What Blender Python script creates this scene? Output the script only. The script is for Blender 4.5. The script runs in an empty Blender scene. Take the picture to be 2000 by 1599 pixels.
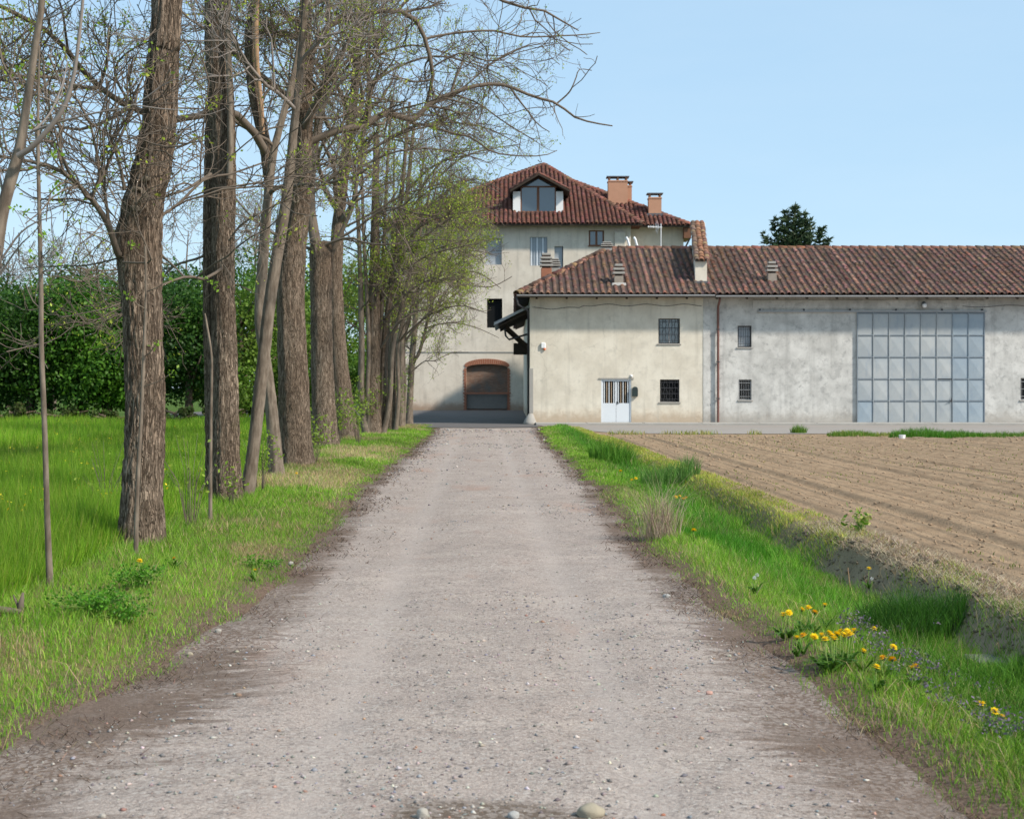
import bpy, bmesh, math, random
import numpy as np
from mathutils import Vector, Matrix

random.seed(7)
RNG = np.random.default_rng(11)
SC = bpy.context.scene
COL = SC.collection
R = math.radians

# ------------------------------------------------------------------ camera, sky, sun, exposure
F, HZ, EYE = 2777.8, 757.0, 1.7          # focal length in photo pixels, horizon row, eye height
cam_d = bpy.data.cameras.new("camera")
cam = bpy.data.objects.new("camera", cam_d)
COL.objects.link(cam)
cam.location = (0, 0, EYE)
cam.rotation_euler = (R(90), 0, 0)
cam_d.lens, cam_d.sensor_width = 50, 36
cam_d.shift_y = -(799.5 - HZ) / 2000
cam_d.clip_start, cam_d.clip_end = 0.1, 4000
cam_d.dof.use_dof, cam_d.dof.focus_distance, cam_d.dof.aperture_fstop = True, 15.0, 5.6
SC.camera = cam

SUN_EL, SUN_AZ = R(40), R(60)            # azimuth: to the right of straight behind the camera
SUNV = Vector((math.cos(SUN_EL) * math.sin(SUN_AZ), -math.cos(SUN_EL) * math.cos(SUN_AZ), math.sin(SUN_EL)))
world = bpy.data.worlds.new("World")
SC.world = world
world.use_nodes = True
wn = world.node_tree
sky = wn.nodes.new("ShaderNodeTexSky")
sky.sky_type = 'NISHITA'
sky.sun_disc = False
sky.sun_elevation = SUN_EL
sky.sun_rotation = math.atan2(SUNV.x, SUNV.y)
sky.air_density, sky.dust_density, sky.ozone_density = 1.0, 0.35, 2.0
mx = wn.nodes.new("ShaderNodeMix"); mx.data_type = 'RGBA'; mx.inputs[0].default_value = .74      # a thin even haze veil
mx.inputs[7].default_value = (2.85, 4.2, 5.4, 1)
tc_ = wn.nodes.new("ShaderNodeTexCoord"); mp_ = wn.nodes.new("ShaderNodeMapping"); mp_.inputs["Scale"].default_value = (1.2, 1.2, 5)
cn_ = wn.nodes.new("ShaderNodeTexNoise"); cn_.inputs["Scale"].default_value = 1.6; cn_.inputs["Detail"].default_value = 6; cn_.inputs["Roughness"].default_value = .6
cr_ = wn.nodes.new("ShaderNodeMapRange"); cr_.inputs[1].default_value, cr_.inputs[2].default_value, cr_.inputs[4].default_value = .42, .78, .35
cm_ = wn.nodes.new("ShaderNodeMix"); cm_.data_type = 'RGBA'; cm_.inputs[6].default_value = (2.85, 4.2, 5.4, 1); cm_.inputs[7].default_value = (4.1, 5.0, 5.7, 1)
wn.links.new(tc_.outputs["Generated"], mp_.inputs[0]); wn.links.new(mp_.outputs[0], cn_.inputs["Vector"]); wn.links.new(cn_.outputs[0], cr_.inputs[0]); wn.links.new(cr_.outputs[0], cm_.inputs[0]); wn.links.new(cm_.outputs[2], mx.inputs[7])
wn.links.new(sky.outputs[0], mx.inputs[6]); wn.links.new(mx.outputs[2], wn.nodes["Background"].inputs[0])
wn.nodes["Background"].inputs[1].default_value = 0.14
sun_d = bpy.data.lights.new("sun", 'SUN')
sun_d.energy, sun_d.angle, sun_d.color = 4.0, R(4), (1.0, 0.925, 0.82)
sun = bpy.data.objects.new("sun", sun_d)
COL.objects.link(sun)
sun.rotation_euler = SUNV.to_track_quat('Z', 'Y').to_euler()
sun.location = (60, -40, 60)
vs = SC.view_settings
vs.view_transform, vs.look, vs.exposure, vs.gamma = 'Standard', 'None', 0.38, 1.0
vs.use_curve_mapping = False

# ------------------------------------------------------------------ helpers: places
def P(px, py, Y):
    return np.array(((px - 1000) / F * Y, Y, EYE + (HZ - py) / F * Y))
def PX(px, Y): return (px - 1000) / F * Y
def PZ(py, Y): return EYE + (HZ - py) / F * Y
def axis(Y): return -0.0234 * Y           # the lane heads slightly to the left

def _h(ix, iy, iz, s):
    n = (ix.astype(np.int64) * 374761393 + iy.astype(np.int64) * 668265263 + iz.astype(np.int64) * 2147483647 + s * 974711) & 0x7fffffff
    n = ((n ^ (n >> 13)) * 1274126177) & 0x7fffffff
    n = n ^ (n >> 16)
    return (n & 0xffff) / 32767.5 - 1.0
def vn(x, y, z=None, s=0):
    x, y = np.broadcast_arrays(np.asarray(x, float), np.asarray(y, float))
    z = np.zeros_like(x) if z is None else np.broadcast_to(np.asarray(z, float), x.shape)
    ix, iy, iz = np.floor(x), np.floor(y), np.floor(z)
    fx, fy, fz = x - ix, y - iy, z - iz
    fx, fy, fz = [f * f * (3 - 2 * f) for f in (fx, fy, fz)]
    out = 0
    for dx in (0, 1):
        for dy in (0, 1):
            for dz in (0, 1):
                w = (fx if dx else 1 - fx) * (fy if dy else 1 - fy) * (fz if dz else 1 - fz)
                out = out + w * _h(ix + dx, iy + dy, iz + dz, s)
    return out
def fbm(x, y, z=None, s=0, o=3):
    a, t = 1.0, 0
    for k in range(o):
        f = 2 ** k
        t = t + a * vn(np.asarray(x) * f, np.asarray(y) * f, None if z is None else np.asarray(z) * f, s + k)
        a *= .5
    return t
def sstep(a, b, x):
    t = np.clip((np.asarray(x, float) - a) / (b - a), 0, 1)
    return t * t * (3 - 2 * t)

# ------------------------------------------------------------------ helpers: objects
def tag(o, label=None, cat=None, group=None, kind=None):
    for k, v in (("label", label), ("category", cat), ("group", group), ("kind", kind)):
        if v: o[k] = v
    return o
def empty(name, loc=(0, 0, 0), label=None, cat=None, group=None):
    o = bpy.data.objects.new(name, None)
    o.empty_display_size = .1
    o.location = [float(c) for c in loc]
    COL.objects.link(o)
    return tag(o, label, cat, group)
def link(name, me, parent=None, loc=None):
    o = bpy.data.objects.new(name, me)
    COL.objects.link(o)
    if loc is not None: o.location = [float(c) for c in loc]
    if parent is not None:
        o.parent = parent
        root = parent
        t = Vector((0, 0, 0))
        while root is not None:
            t += root.location; root = root.parent
        if loc is None: o.location = -t            # mesh is written in world coordinates
        else: o.location = Vector([float(c) for c in loc]) - t
    return o
def mesh_np(name, V, polys, mat, col=None, smooth=False):
    """V (n,3); polys: list of index arrays (m,k) with k corners each; col (n,3)"""
    me = bpy.data.meshes.new(name)
    V = np.ascontiguousarray(V, dtype=np.float32)
    me.vertices.add(len(V)); me.vertices.foreach_set("co", V.ravel())
    polys = [np.asarray(p) for p in polys if len(p)]
    loops = np.concatenate([p.ravel() for p in polys]).astype(np.int32)
    tot = np.concatenate([np.full(len(p), p.shape[1]) for p in polys]).astype(np.int32)
    start = np.concatenate(([0], np.cumsum(tot)[:-1])).astype(np.int32)
    me.loops.add(len(loops)); me.loops.foreach_set("vertex_index", loops)
    me.polygons.add(len(tot)); me.polygons.foreach_set("loop_start", start)
    if smooth: me.polygons.foreach_set("use_smooth", np.ones(len(tot), bool))
    me.update(calc_edges=True)
    if col is not None:
        a = me.color_attributes.new("Col", 'FLOAT_COLOR', 'POINT')
        c = np.ones((len(V), 4), np.float32); c[:, :3] = col
        a.data.foreach_set("color", c.ravel())
    if mat is not None: me.materials.append(mat)
    return me

class MB:
    """collects boxes, quads and tubes into one mesh"""
    def __init__(s): s.v, s.f = [], []
    def add(s, v, f):
        b = len(s.v); s.v += [tuple(map(float, p)) for p in v]; s.f += [tuple(i + b for i in q) for q in f]
    def box(s, x0, x1, y0, y1, z0, z1):
        v = [(x, y, z) for z in (z0, z1) for y in (y0, y1) for x in (x0, x1)]
        s.add(v, [(0, 2, 3, 1), (4, 5, 7, 6), (0, 1, 5, 4), (2, 6, 7, 3), (0, 4, 6, 2), (1, 3, 7, 5)]); return s
    def bar(s, a, b, w, d=None, up=(0, 0, 1)):
        """box from a to b with cross-section w x d"""
        d = d or w
        a, b = Vector(a), Vector(b); t = (b - a).normalized(); u = Vector(up)
        if abs(t.dot(u)) > .95: u = Vector((0, 1, 0))
        r = t.cross(u).normalized() * w / 2; u = r.cross(t).normalized() * d / 2
        v = [p + i * r + j * u for p in (a, b) for i, j in ((-1, -1), (1, -1), (1, 1), (-1, 1))]
        s.add(v, [(0, 1, 2, 3), (7, 6, 5, 4), (0, 4, 5, 1), (1, 5, 6, 2), (2, 6, 7, 3), (3, 7, 4, 0)]); return s
    def tube(s, pts, rads, n=8, cap=True):
        pts = [Vector(p) for p in pts]
        if not hasattr(rads, '__len__'): rads = [rads] * len(pts)
        b = len(s.v); ref = None
        for i, p in enumerate(pts):
            t = (pts[min(i + 1, len(pts) - 1)] - pts[max(i - 1, 0)]).normalized()
            if ref is None:
                ref = Vector((1, 0, 0)) if abs(t.x) < .8 else Vector((0, 1, 0))
            r = (ref - t * ref.dot(t)).normalized(); ref = r; q = t.cross(r)
            for k in range(n):
                a = 2 * math.pi * k / n
                s.v.append(tuple(p + (r * math.cos(a) + q * math.sin(a)) * rads[i]))
        for i in range(len(pts) - 1):
            for k in range(n):
                s.f.append((b + i * n + k, b + i * n + (k + 1) % n, b + (i + 1) * n + (k + 1) % n, b + (i + 1) * n + k))
        if cap:
            s.f.append(tuple(b + k for k in reversed(range(n))))
            s.f.append(tuple(b + (len(pts) - 1) * n + k for k in range(n)))
        return s
    def build(s, name, mat, parent=None, bevel=0, smooth=False, loc=None):
        me = bpy.data.meshes.new(name); me.from_pydata(s.v, [], s.f)
        if bevel:
            bm = bmesh.new(); bm.from_mesh(me)
            bmesh.ops.bevel(bm, geom=bm.edges[:], offset=bevel, segments=1, affect='EDGES', profile=.5)
            bm.to_mesh(me); bm.free()
        if smooth: me.polygons.foreach_set("use_smooth", [True] * len(me.polygons))
        me.materials.append(mat)
        return link(name, me, parent, loc)

def holed_wall(name, outer, holes, y, depth, mat, parent, thick=None):
    """front face (facing -Y) of a wall with holes, the reveals going back by depth"""
    bm = bmesh.new(); loops = []
    for lp in [outer] + holes:
        vs_ = [bm.verts.new((p[0], y, p[1])) for p in lp]
        for i in range(len(vs_)): bm.edges.new((vs_[i], vs_[(i + 1) % len(vs_)]))
        loops.append(vs_)
    bmesh.ops.triangle_fill(bm, use_beauty=True, use_dissolve=False, edges=bm.edges[:], normal=(0, -1, 0))
    for f in bm.faces:
        f.normal_update()
        if f.normal.y > 0: f.normal_flip()
    for lp in loops[1:]:
        back = [bm.verts.new((v.co.x, y + depth, v.co.z)) for v in lp]
        n = len(lp)
        for i in range(n):
            bm.faces.new((lp[i], lp[(i + 1) % n], back[(i + 1) % n], back[i]))
    me = bpy.data.meshes.new(name); bm.to_mesh(me); bm.free(); me.materials.append(mat)
    return link(name, me, parent)
def rect(x0, x1, z0, z1): return [(x0, z0), (x1, z0), (x1, z1), (x0, z1)]

# ------------------------------------------------------------------ helpers: materials
class NT:
    def __init__(s, name, rough=.9, spec=.2):
        s.m = bpy.data.materials.new(name); s.m.use_nodes = True
        s.t = s.m.node_tree; s.n = s.t.nodes; s.b = s.n["Principled BSDF"]
        s.b.inputs["Roughness"].default_value = rough
        s.b.inputs["Specular IOR Level"].default_value = spec
        s.obj = None
    def lk(s, a, b): s.t.links.new(a, b)
    def pos(s):
        if s.obj is None: s.obj = s.n.new("ShaderNodeNewGeometry")
        return s.obj.outputs["Position"]
    def mapped(s, scale, rot=(0, 0, 0)):
        m = s.n.new("ShaderNodeMapping"); m.inputs["Scale"].default_value = scale; m.inputs["Rotation"].default_value = rot
        s.lk(s.pos(), m.inputs[0]); return m.outputs[0]
    def noise(s, scale=5, detail=4, rough=.6, vec=None, dist=0):
        n = s.n.new("ShaderNodeTexNoise"); n.inputs["Scale"].default_value = scale
        n.inputs["Detail"].default_value = detail; n.inputs["Roughness"].default_value = rough; n.inputs["Distortion"].default_value = dist
        s.lk(vec if vec is not None else s.pos(), n.inputs["Vector"]); return n.outputs[0]
    def voro(s, scale=5, vec=None, out="Distance", feat='F1'):
        n = s.n.new("ShaderNodeTexVoronoi"); n.feature = feat; n.inputs["Scale"].default_value = scale
        s.lk(vec if vec is not None else s.pos(), n.inputs["Vector"]); return n.outputs[out]
    def ramp(s, fac, a, b, ca=None, cb=None):
        if ca is None:
            m = s.n.new("ShaderNodeMapRange"); m.interpolation_type = 'SMOOTHSTEP'
            m.inputs[1].default_value, m.inputs[2].default_value = a, b
            s.lk(fac, m.inputs[0]); return m.outputs[0]
        r = s.n.new("ShaderNodeValToRGB"); e = r.color_ramp.elements
        e[0].position, e[1].position = a, b; e[0].color = (*ca, 1); e[1].color = (*cb, 1)
        s.lk(fac, r.inputs[0]); return r.outputs[0]
    def rampn(s, fac, stops):
        r = s.n.new("ShaderNodeValToRGB"); e = r.color_ramp.elements
        while len(e) < len(stops): e.new(.5)
        for k, (p, c) in enumerate(stops): e[k].position = p; e[k].color = (*c, 1)
        s.lk(fac, r.inputs[0]); return r.outputs[0]
    def mix(s, fac, a, b, mode='MIX'):
        m = s.n.new("ShaderNodeMix"); m.data_type = 'RGBA'; m.blend_type = mode
        for v, k in ((fac, 0), (a, 6), (b, 7)):
            if isinstance(v, (int, float)): m.inputs[k].default_value = v
            elif isinstance(v, tuple): m.inputs[k].default_value = (*v, 1)
            else: s.lk(v, m.inputs[k])
        return m.outputs[2]
    def math(s, op, a, b=0):
        m = s.n.new("ShaderNodeMath"); m.operation = op
        for k, v in enumerate((a, b)):
            if isinstance(v, (int, float)): m.inputs[k].default_value = v
            else: s.lk(v, m.inputs[k])
        return m.outputs[0]
    def xyz(s):
        n = s.n.new("ShaderNodeSeparateXYZ"); s.lk(s.pos(), n.inputs[0]); return n.outputs
    def attr(s, name="Col"):
        n = s.n.new("ShaderNodeAttribute"); n.attribute_name = name; return n.outputs["Color"]
    def color(s, c):
        if isinstance(c, tuple): s.b.inputs["Base Color"].default_value = (*c, 1)
        else: s.lk(c, s.b.inputs["Base Color"])
        return s
    def bump(s, h, strength=.5, dist=.02):
        b = s.n.new("ShaderNodeBump"); b.inputs["Strength"].default_value = strength; b.inputs["Distance"].default_value = dist
        s.lk(h, b.inputs["Height"]); s.lk(b.outputs[0], s.b.inputs["Normal"]); return s
    def translucent(s, colr, amount=.35):
        tr = s.n.new("ShaderNodeBsdfTranslucent"); mx = s.n.new("ShaderNodeMixShader"); mx.inputs[0].default_value = amount
        if isinstance(colr, tuple): tr.inputs[0].default_value = (*colr, 1)
        else: s.lk(colr, tr.inputs[0])
        s.lk(s.b.outputs[0], mx.inputs[1]); s.lk(tr.outputs[0], mx.inputs[2])
        s.lk(mx.outputs[0], s.n["Material Output"].inputs[0]); return s

def plain(name, c, rough=.8, spec=.3, var=.12, scale=6, bump=0, metal=0):
    k = NT(name, rough, spec)
    n = k.noise(scale, 4)
    k.color(k.mix(n, tuple(x * (1 - var) for x in c), tuple(min(1, x * (1 + var)) for x in c)))
    k.b.inputs["Metallic"].default_value = metal
    if bump: k.bump(k.noise(scale * 8, 3), bump, .01)
    return k.m

M = {}
def leafmat(name, amount=.4, rough=.6):
    k = NT(name, rough, .25); c = k.attr(); k.color(c); k.translucent(c, amount); return k.m
M['blade'] = leafmat('grass_blade', .35)
M['leaf'] = leafmat('leaf', .4, .5)
k = NT('vertex_coloured_stone', .9, .2); k.color(k.attr()); M['stone'] = k.m
k = NT('petal', .7, .2); k.color(k.attr()); k.translucent(k.attr(), .25); M['petal'] = k.m

# bark, deep furrowed
k = NT('furrowed_bark', .95, .1)
n1 = k.noise(1.0, 3, .55, k.mapped((21, 21, 2.6)), 1.0); n1b = k.noise(1.0, 3, .55, k.mapped((43, 43, 5.5)), .8); n2 = k.noise(1.3, 5, .6); n3 = k.noise(60, 3, .6)
r1 = k.ramp(k.math('ABSOLUTE', k.math('SUBTRACT', n1, .5)), .0, .06); r2 = k.ramp(k.math('ABSOLUTE', k.math('SUBTRACT', n1b, .5)), .0, .10)
rid = k.math('MULTIPLY', r1, k.math('ADD', .45, k.math('MULTIPLY', r2, .55)))
top_ = k.mix(k.ramp(n2, .35, .7), (.285, .208, .148), (.40, .31, .232)); top_ = k.mix(k.math('MULTIPLY', n3, .5), top_, (.13, .10, .08))
c = k.mix(rid, (.072, .051, .036), top_)
c = k.mix(k.math('MULTIPLY', k.ramp(k.noise(.7, 4, .6), .58, .72), .45), c, (.13, .125, .06))
k.color(c).bump(k.math('ADD', rid, k.math('MULTIPLY', n3, .2)), .8, .035); M['bark'] = k.m
k = NT('smooth_bark', .9, .15)
v = k.mapped((14, 14, 4)); n1 = k.noise(1.2, 5, .6, v)
c = k.mix(k.ramp(n1, .3, .7), (.115, .088, .066), (.235, .19, .147))
k.color(c).bump(n1, .5, .01); M['smooth_bark'] = k.m
k = NT('twig_bark', .9, .15); n1 = k.noise(1.3, 3)
k.color(k.mix(n1, (.085, .066, .05), (.215, .172, .135))); M['twig'] = k.m
k = NT('grey_twig', .85, .2); n1 = k.noise(2.5, 3)
k.color(k.mix(n1, (.17, .14, .12), (.32, .28, .25))); M['grey_twig'] = k.m
M['dead_wood'] = plain('dead_wood', (.36, .23, .14), .9, .1, .3, 9, .5)
M['callus'] = plain('callus_wood', (.19, .155, .115), .9, .1, .3, 14, .5)
M['mulch'] = plain('dry_stalk', (.36, .27, .19), .95, .1, .25, 5)

# plaster
def plaster(name, c_lo, c_hi, patch, patch_amt, foot, foot_amt, sc=.9):
    k = NT(name, .95, .1)
    big, mid, fine = k.noise(sc, 5, .62), k.noise(sc * 3.1, 6, .7, None, .4), k.noise(38, 3)
    c = k.mix(k.ramp(big, .3, .7), c_lo, c_hi)
    c = k.mix(k.math('MULTIPLY', k.ramp(mid, .50, .74), patch_amt), c, patch)
    z = k.xyz()[2]
    lowz = k.math('SUBTRACT', 1.15, k.math('MULTIPLY', z, .8))
    lown = k.math('MULTIPLY', k.ramp(k.math('ADD', lowz, k.math('MULTIPLY', mid, .7)), .75, 1.5), foot_amt)
    c = k.mix(lown, c, foot)
    crk = k.n.new("ShaderNodeTexVoronoi"); crk.feature = 'DISTANCE_TO_EDGE'; crk.inputs["Scale"].default_value = .42
    wv_ = k.n.new("ShaderNodeVectorMath"); wv_.operation = 'ADD'; nz_ = k.n.new("ShaderNodeTexNoise"); nz_.inputs["Scale"].default_value = 1.6; nz_.inputs["Detail"].default_value = 5
    k.lk(k.pos(), nz_.inputs["Vector"]); k.lk(k.pos(), wv_.inputs[0]); k.lk(nz_.outputs[1], wv_.inputs[1]); k.lk(wv_.outputs[0], crk.inputs["Vector"])
    ck = k.math('MULTIPLY', k.math('SUBTRACT', 1.0, k.ramp(crk.outputs[0], .002, .011)), k.ramp(k.noise(.6, 2), .48, .62))
    c = k.mix(k.math('MULTIPLY', ck, .26), c, tuple(x * .45 for x in c_lo))
    spl = k.math('MULTIPLY', k.math('SUBTRACT', 1.0, k.ramp(k.math('SUBTRACT', z, k.math('MULTIPLY', mid, .9)), -.25, .25)), .45)
    c = k.mix(spl, c, tuple(x * .5 for x in foot))
    blo = k.noise(sc * 1.7, 7, .75, None, .2)
    c = k.mix(k.math('MULTIPLY', k.ramp(blo, .53, .66), patch_amt * .6), c, patch)
    st = k.noise(1.0, 4, .6, k.mapped((3.2, 3.2, .25)))
    c = k.mix(k.math('MULTIPLY', k.ramp(st, .50, .75), .40), c, tuple(x * .62 for x in c_lo))
    c = k.mix(k.math('MULTIPLY', k.ramp(fine, .35, .65), .12), c, tuple(x * .7 for x in c_lo))
    k.color(c).bump(k.mix(.35, mid, fine), .35, .02); return k.m
M['cream'] = plaster('cream_plaster', (.62, .56, .46), (.76, .70, .59), (.50, .46, .39), .55, (.62, .47, .33), .7)
M['grey_plaster'] = plaster('weathered_grey_plaster', (.47, .455, .425), (.68, .66, .62), (.28, .275, .262), .8, (.56, .50, .43), .5, 1.1)
M['house'] = plaster('house_plaster', (.60, .525, .435), (.73, .655, .555), (.50, .44, .37), .6, (.42, .27, .18), .75, .5)
M['white'] = plain('white_paint', (.78, .78, .76), .6, .3, .05)
M['stucco_tan'] = plain('tan_chimney_render', (.47, .255, .165), .9, .1, .12, 3, .2)
M['brick'] = None
k = NT('brick_red', .9, .1); n = k.noise(7, 4); k.color(k.mix(n, (.26, .105, .065), (.42, .19, .12))).bump(k.noise(50, 3), .4, .01); M['brick'] = k.m
k = NT('old_brick_infill', .95, .1)
bt = k.n.new("ShaderNodeTexBrick"); bt.inputs["Scale"].default_value = 1.0
bt.inputs["Brick Width"].default_value = .26; bt.inputs["Row Height"].default_value = .075; bt.inputs["Mortar Size"].default_value = .008
for i, c_ in (("Color1", (.20, .105, .07)), ("Color2", (.27, .17, .12)), ("Mortar", (.17, .15, .13))): bt.inputs[i].default_value = (*c_, 1)
vv = k.n.new("ShaderNodeCombineXYZ"); xyz = k.xyz(); k.lk(xyz[0], vv.inputs[0]); k.lk(xyz[2], vv.inputs[1]); k.lk(vv.outputs[0], bt.inputs[0])
k.color(k.mix(k.ramp(k.noise(1.4, 5), .4, .7), bt.outputs[0], (.15, .135, .12))).bump(bt.outputs[0], .4, .01); M['infill'] = k.m
# tiles
def tilemat(name):
    k = NT(name, .92, .12)
    c = k.attr(); n, n2 = k.noise(2.2, 5, .65), k.noise(26, 3)
    c = k.mix(k.math('MULTIPLY', k.ramp(n, .42, .75), .42), c, (.075, .062, .052))
    c = k.mix(k.math('MULTIPLY', k.ramp(n2, .5, .75), .22), c, (.30, .24, .19))
    k.color(c).bump(n2, .35, .01); return k.m
M['tile'] = tilemat('weathered_clay_tile')
k = NT('house_clay_tile', .85, .2); n = k.noise(1.1, 5); k.color(k.mix(k.math('MULTIPLY', k.ramp(n, .4, .75), .5), k.attr(), (.10, .05, .04))); M['house_tile'] = k.m
M['deck'] = plain('grimy_tile_channel', (.075, .052, .042), .95, .1, .3, 3)
M['house_deck'] = plain('dark_tile_channel', (.11, .05, .036), .9, .1, .2, 3)
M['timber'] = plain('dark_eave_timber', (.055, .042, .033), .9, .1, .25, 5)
M['brown_wood'] = plain('brown_window_wood', (.17, .075, .04), .6, .3, .15, 8)
M['iron'] = plain('dark_iron', (.05, .05, .055), .6, .4, .15, 9)
M['zinc'] = plain('grey_zinc', (.33, .33, .33), .5, .4, .15, 3, 0, .3)
M['pale_zinc'] = plain('pale_sheet_metal', (.42, .45, .49), .5, .4, .12, 2, 0, .2)
M['copper_pipe'] = plain('brown_painted_pipe', (.17, .075, .06), .5, .4, .15, 3)
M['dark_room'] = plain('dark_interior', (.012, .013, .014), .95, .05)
M['shutter'] = plain('grey_shutter', (.36, .39, .42), .6, .3, .1, 2)
M['door_white'] = plain('white_metal_door', (.66, .69, .72), .5, .35, .06, 2)
def gatemat(name, a, b):
    k = NT(name, .55, .35); n, n2 = k.noise(1.1, 5, .6), k.noise(9, 4)
    oi = k.n.new("ShaderNodeObjectInfo"); c = k.mix(k.ramp(n, .35, .7), a, b)
    c = k.mix(k.math('MULTIPLY', k.ramp(oi.outputs["Random"], 0, 1), .30), c, tuple(x * .72 for x in a))
    dk = k.noise(2.2, 5, .6, k.mapped((2.0, 2.0, .5))); c = k.mix(k.math('MULTIPLY', k.ramp(dk, .54, .72), .35), c, (.22, .27, .33)); c = k.mix(k.math('MULTIPLY', k.ramp(n2, .6, .8), .2), c, (.30, .27, .22))
    k.color(c).bump(n, .15, .02); return k.m
M['gate'] = gatemat('grey_blue_gate', (.36, .39, .405), (.44, .455, .45))
M['gate_blue'] = gatemat('bluer_gate', (.29, .35, .40), (.36, .41, .44))
M['gate_frame'] = plain('gate_frame_paint', (.25, .285, .32), .55, .35, .1, 2)
k = NT('window_glass', .05, .5); k.color((.05, .07, .09)); k.b.inputs["Metallic"].default_value = 0; k.b.inputs["Specular IOR Level"].default_value = 1.0; k.b.inputs["Coat Weight"].default_value = 1.0; k.b.inputs["Coat Roughness"].default_value = .03; M['glass'] = k.m
M['concrete'] = plain('concrete', (.36, .34, .31), .95, .1, .2, 2, .4)
M['mortar_base'] = plain('pale_mortar', (.55, .53, .50), .95, .1, .2, 4)
M['lead'] = plain('lead_flashing', (.10, .10, .11), .6, .4, .2, 3)
M['plastic_white'] = plain('white_plastic', (.8, .8, .8), .4, .5, .03)
M['orange_plastic'] = plain('orange_plastic', (.8, .16, .03), .4, .5, .05)
M['mailbox'] = plain('dark_green_mailbox', (.02, .035, .032), .4, .5, .1)

# ground materials
k = NT('gravel', .97, .08)
pos = k.pos(); xyz = k.xyz()
u = k.math('ADD', xyz[0], k.math('MULTIPLY', xyz[1], .0234))
n_big, n_mid, n_fin = k.noise(.55, 5, .6), k.noise(3.2, 6, .7), k.noise(55, 4, .75)
v1 = k.voro(48, None, "Color"); v2 = k.voro(130, None, "Color")
sepc = k.n.new("ShaderNodeSeparateColor"); k.lk(v1, sepc.inputs[0])
sepd = k.n.new("ShaderNodeSeparateColor"); k.lk(v2, sepd.inputs[0])
base = k.mix(k.ramp(n_big, .3, .7), (.365, .293, .252), (.48, .393, .34))
base = k.mix(k.math('MULTIPLY', k.ramp(n_mid, .45, .62), .55), base, (.305, .243, .205))
pt = k.noise(.9, 5, .65, k.mapped((1.0, 2.4, 1)), .5)
base = k.mix(k.math('MULTIPLY', k.ramp(pt, .5, .66), .55), base, (.57, .475, .40))
base = k.mix(k.math('MULTIPLY', k.ramp(k.noise(.7, 5, .7, k.mapped((1.0, 1.6, 2))), .54, .68), .45), base, (.275, .215, .175))
pebs = k.rampn(sepc.outputs[0], [(0, (.09, .08, .078)), (.25, (.23, .192, .172)), (.62, (.34, .28, .247)), (.88, (.42, .37, .33)), (.975, (.52, .47, .43)), (1, (.34, .19, .13))])
base = k.mix(k.math('MULTIPLY', k.ramp(sepc.outputs[1], .38, .55), k.ramp(n_mid, .3, .6)), base, pebs)
fin = k.rampn(sepd.outputs[0], [(0, (.10, .083, .074)), (.3, (.31, .25, .213)), (.7, (.44, .36, .307)), (1, (.68, .59, .515))])
base = k.mix(.42, base, fin)
# swept wheel tracks: finer, paler dust; reddish brick crumbs in patches
au = k.math('ABSOLUTE', u)
trk = k.math('SUBTRACT', 1.0, k.math('MULTIPLY', k.math('ABSOLUTE', k.math('SUBTRACT', au, .72)), 2.6))
base = k.mix(k.math('MULTIPLY', k.ramp(k.math('ADD', trk, k.math('MULTIPLY', n_mid, .5)), .6, 1.3), .45), base, (.46, .39, .345))
red = k.noise(.8, 4, .6, k.mapped((1, .35, 1)))
base = k.mix(k.math('MULTIPLY', k.ramp(red, .56, .70), .4), base, (.38, .215, .15))
# brown litter of twigs, husks and soil along the edges (edge distance carried by the mesh)
sepe = k.n.new("ShaderNodeSeparateColor"); k.lk(k.attr(), sepe.inputs[0])
lit = k.noise(1.0, 6, .75, k.mapped((2.6, 9.0, 3)), .9)
edge = k.math('ADD', sepe.outputs[0], k.math('MULTIPLY', k.math('SUBTRACT', lit, .5), .85))
edge = k.math('ADD', edge, k.math('MULTIPLY', k.math('SUBTRACT', n_big, .5), .45))
dirt = k.mix(k.ramp(n_fin, .3, .7), (.080, .050, .036), (.20, .140, .103))
dirt = k.mix(k.math('MULTIPLY', k.ramp(n_mid, .5, .7), .5), dirt, (.25, .20, .165))
base = k.mix(k.math('MULTIPLY', k.math('SUBTRACT', 1.0, k.ramp(edge, .16, .38)), .86), base, dirt)
wet = k.math('ADD', sepe.outputs[1], k.math('MULTIPLY', k.math('SUBTRACT', n_mid, .5), .8))
base = k.mix(k.math('MULTIPLY', k.ramp(wet, .35, .7), .85), base, (.115, .082, .058))
crs = k.math('MULTIPLY', k.ramp(sepe.outputs[2], .35, .75), k.ramp(sepc.outputs[2], .35, .6))
base = k.mix(k.math('MULTIPLY', crs, .45), base, k.mix(sepc.outputs[0], (.30, .245, .212), (.54, .47, .415)))
k.color(base)
hgt = k.math('ADD', k.math('MULTIPLY', sepc.outputs[0], .6), k.math('ADD', k.math('MULTIPLY', n_fin, .8), k.math('MULTIPLY', sepd.outputs[0], .35)))
k.bump(hgt, .8, .017); M['gravel'] = k.m

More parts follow.
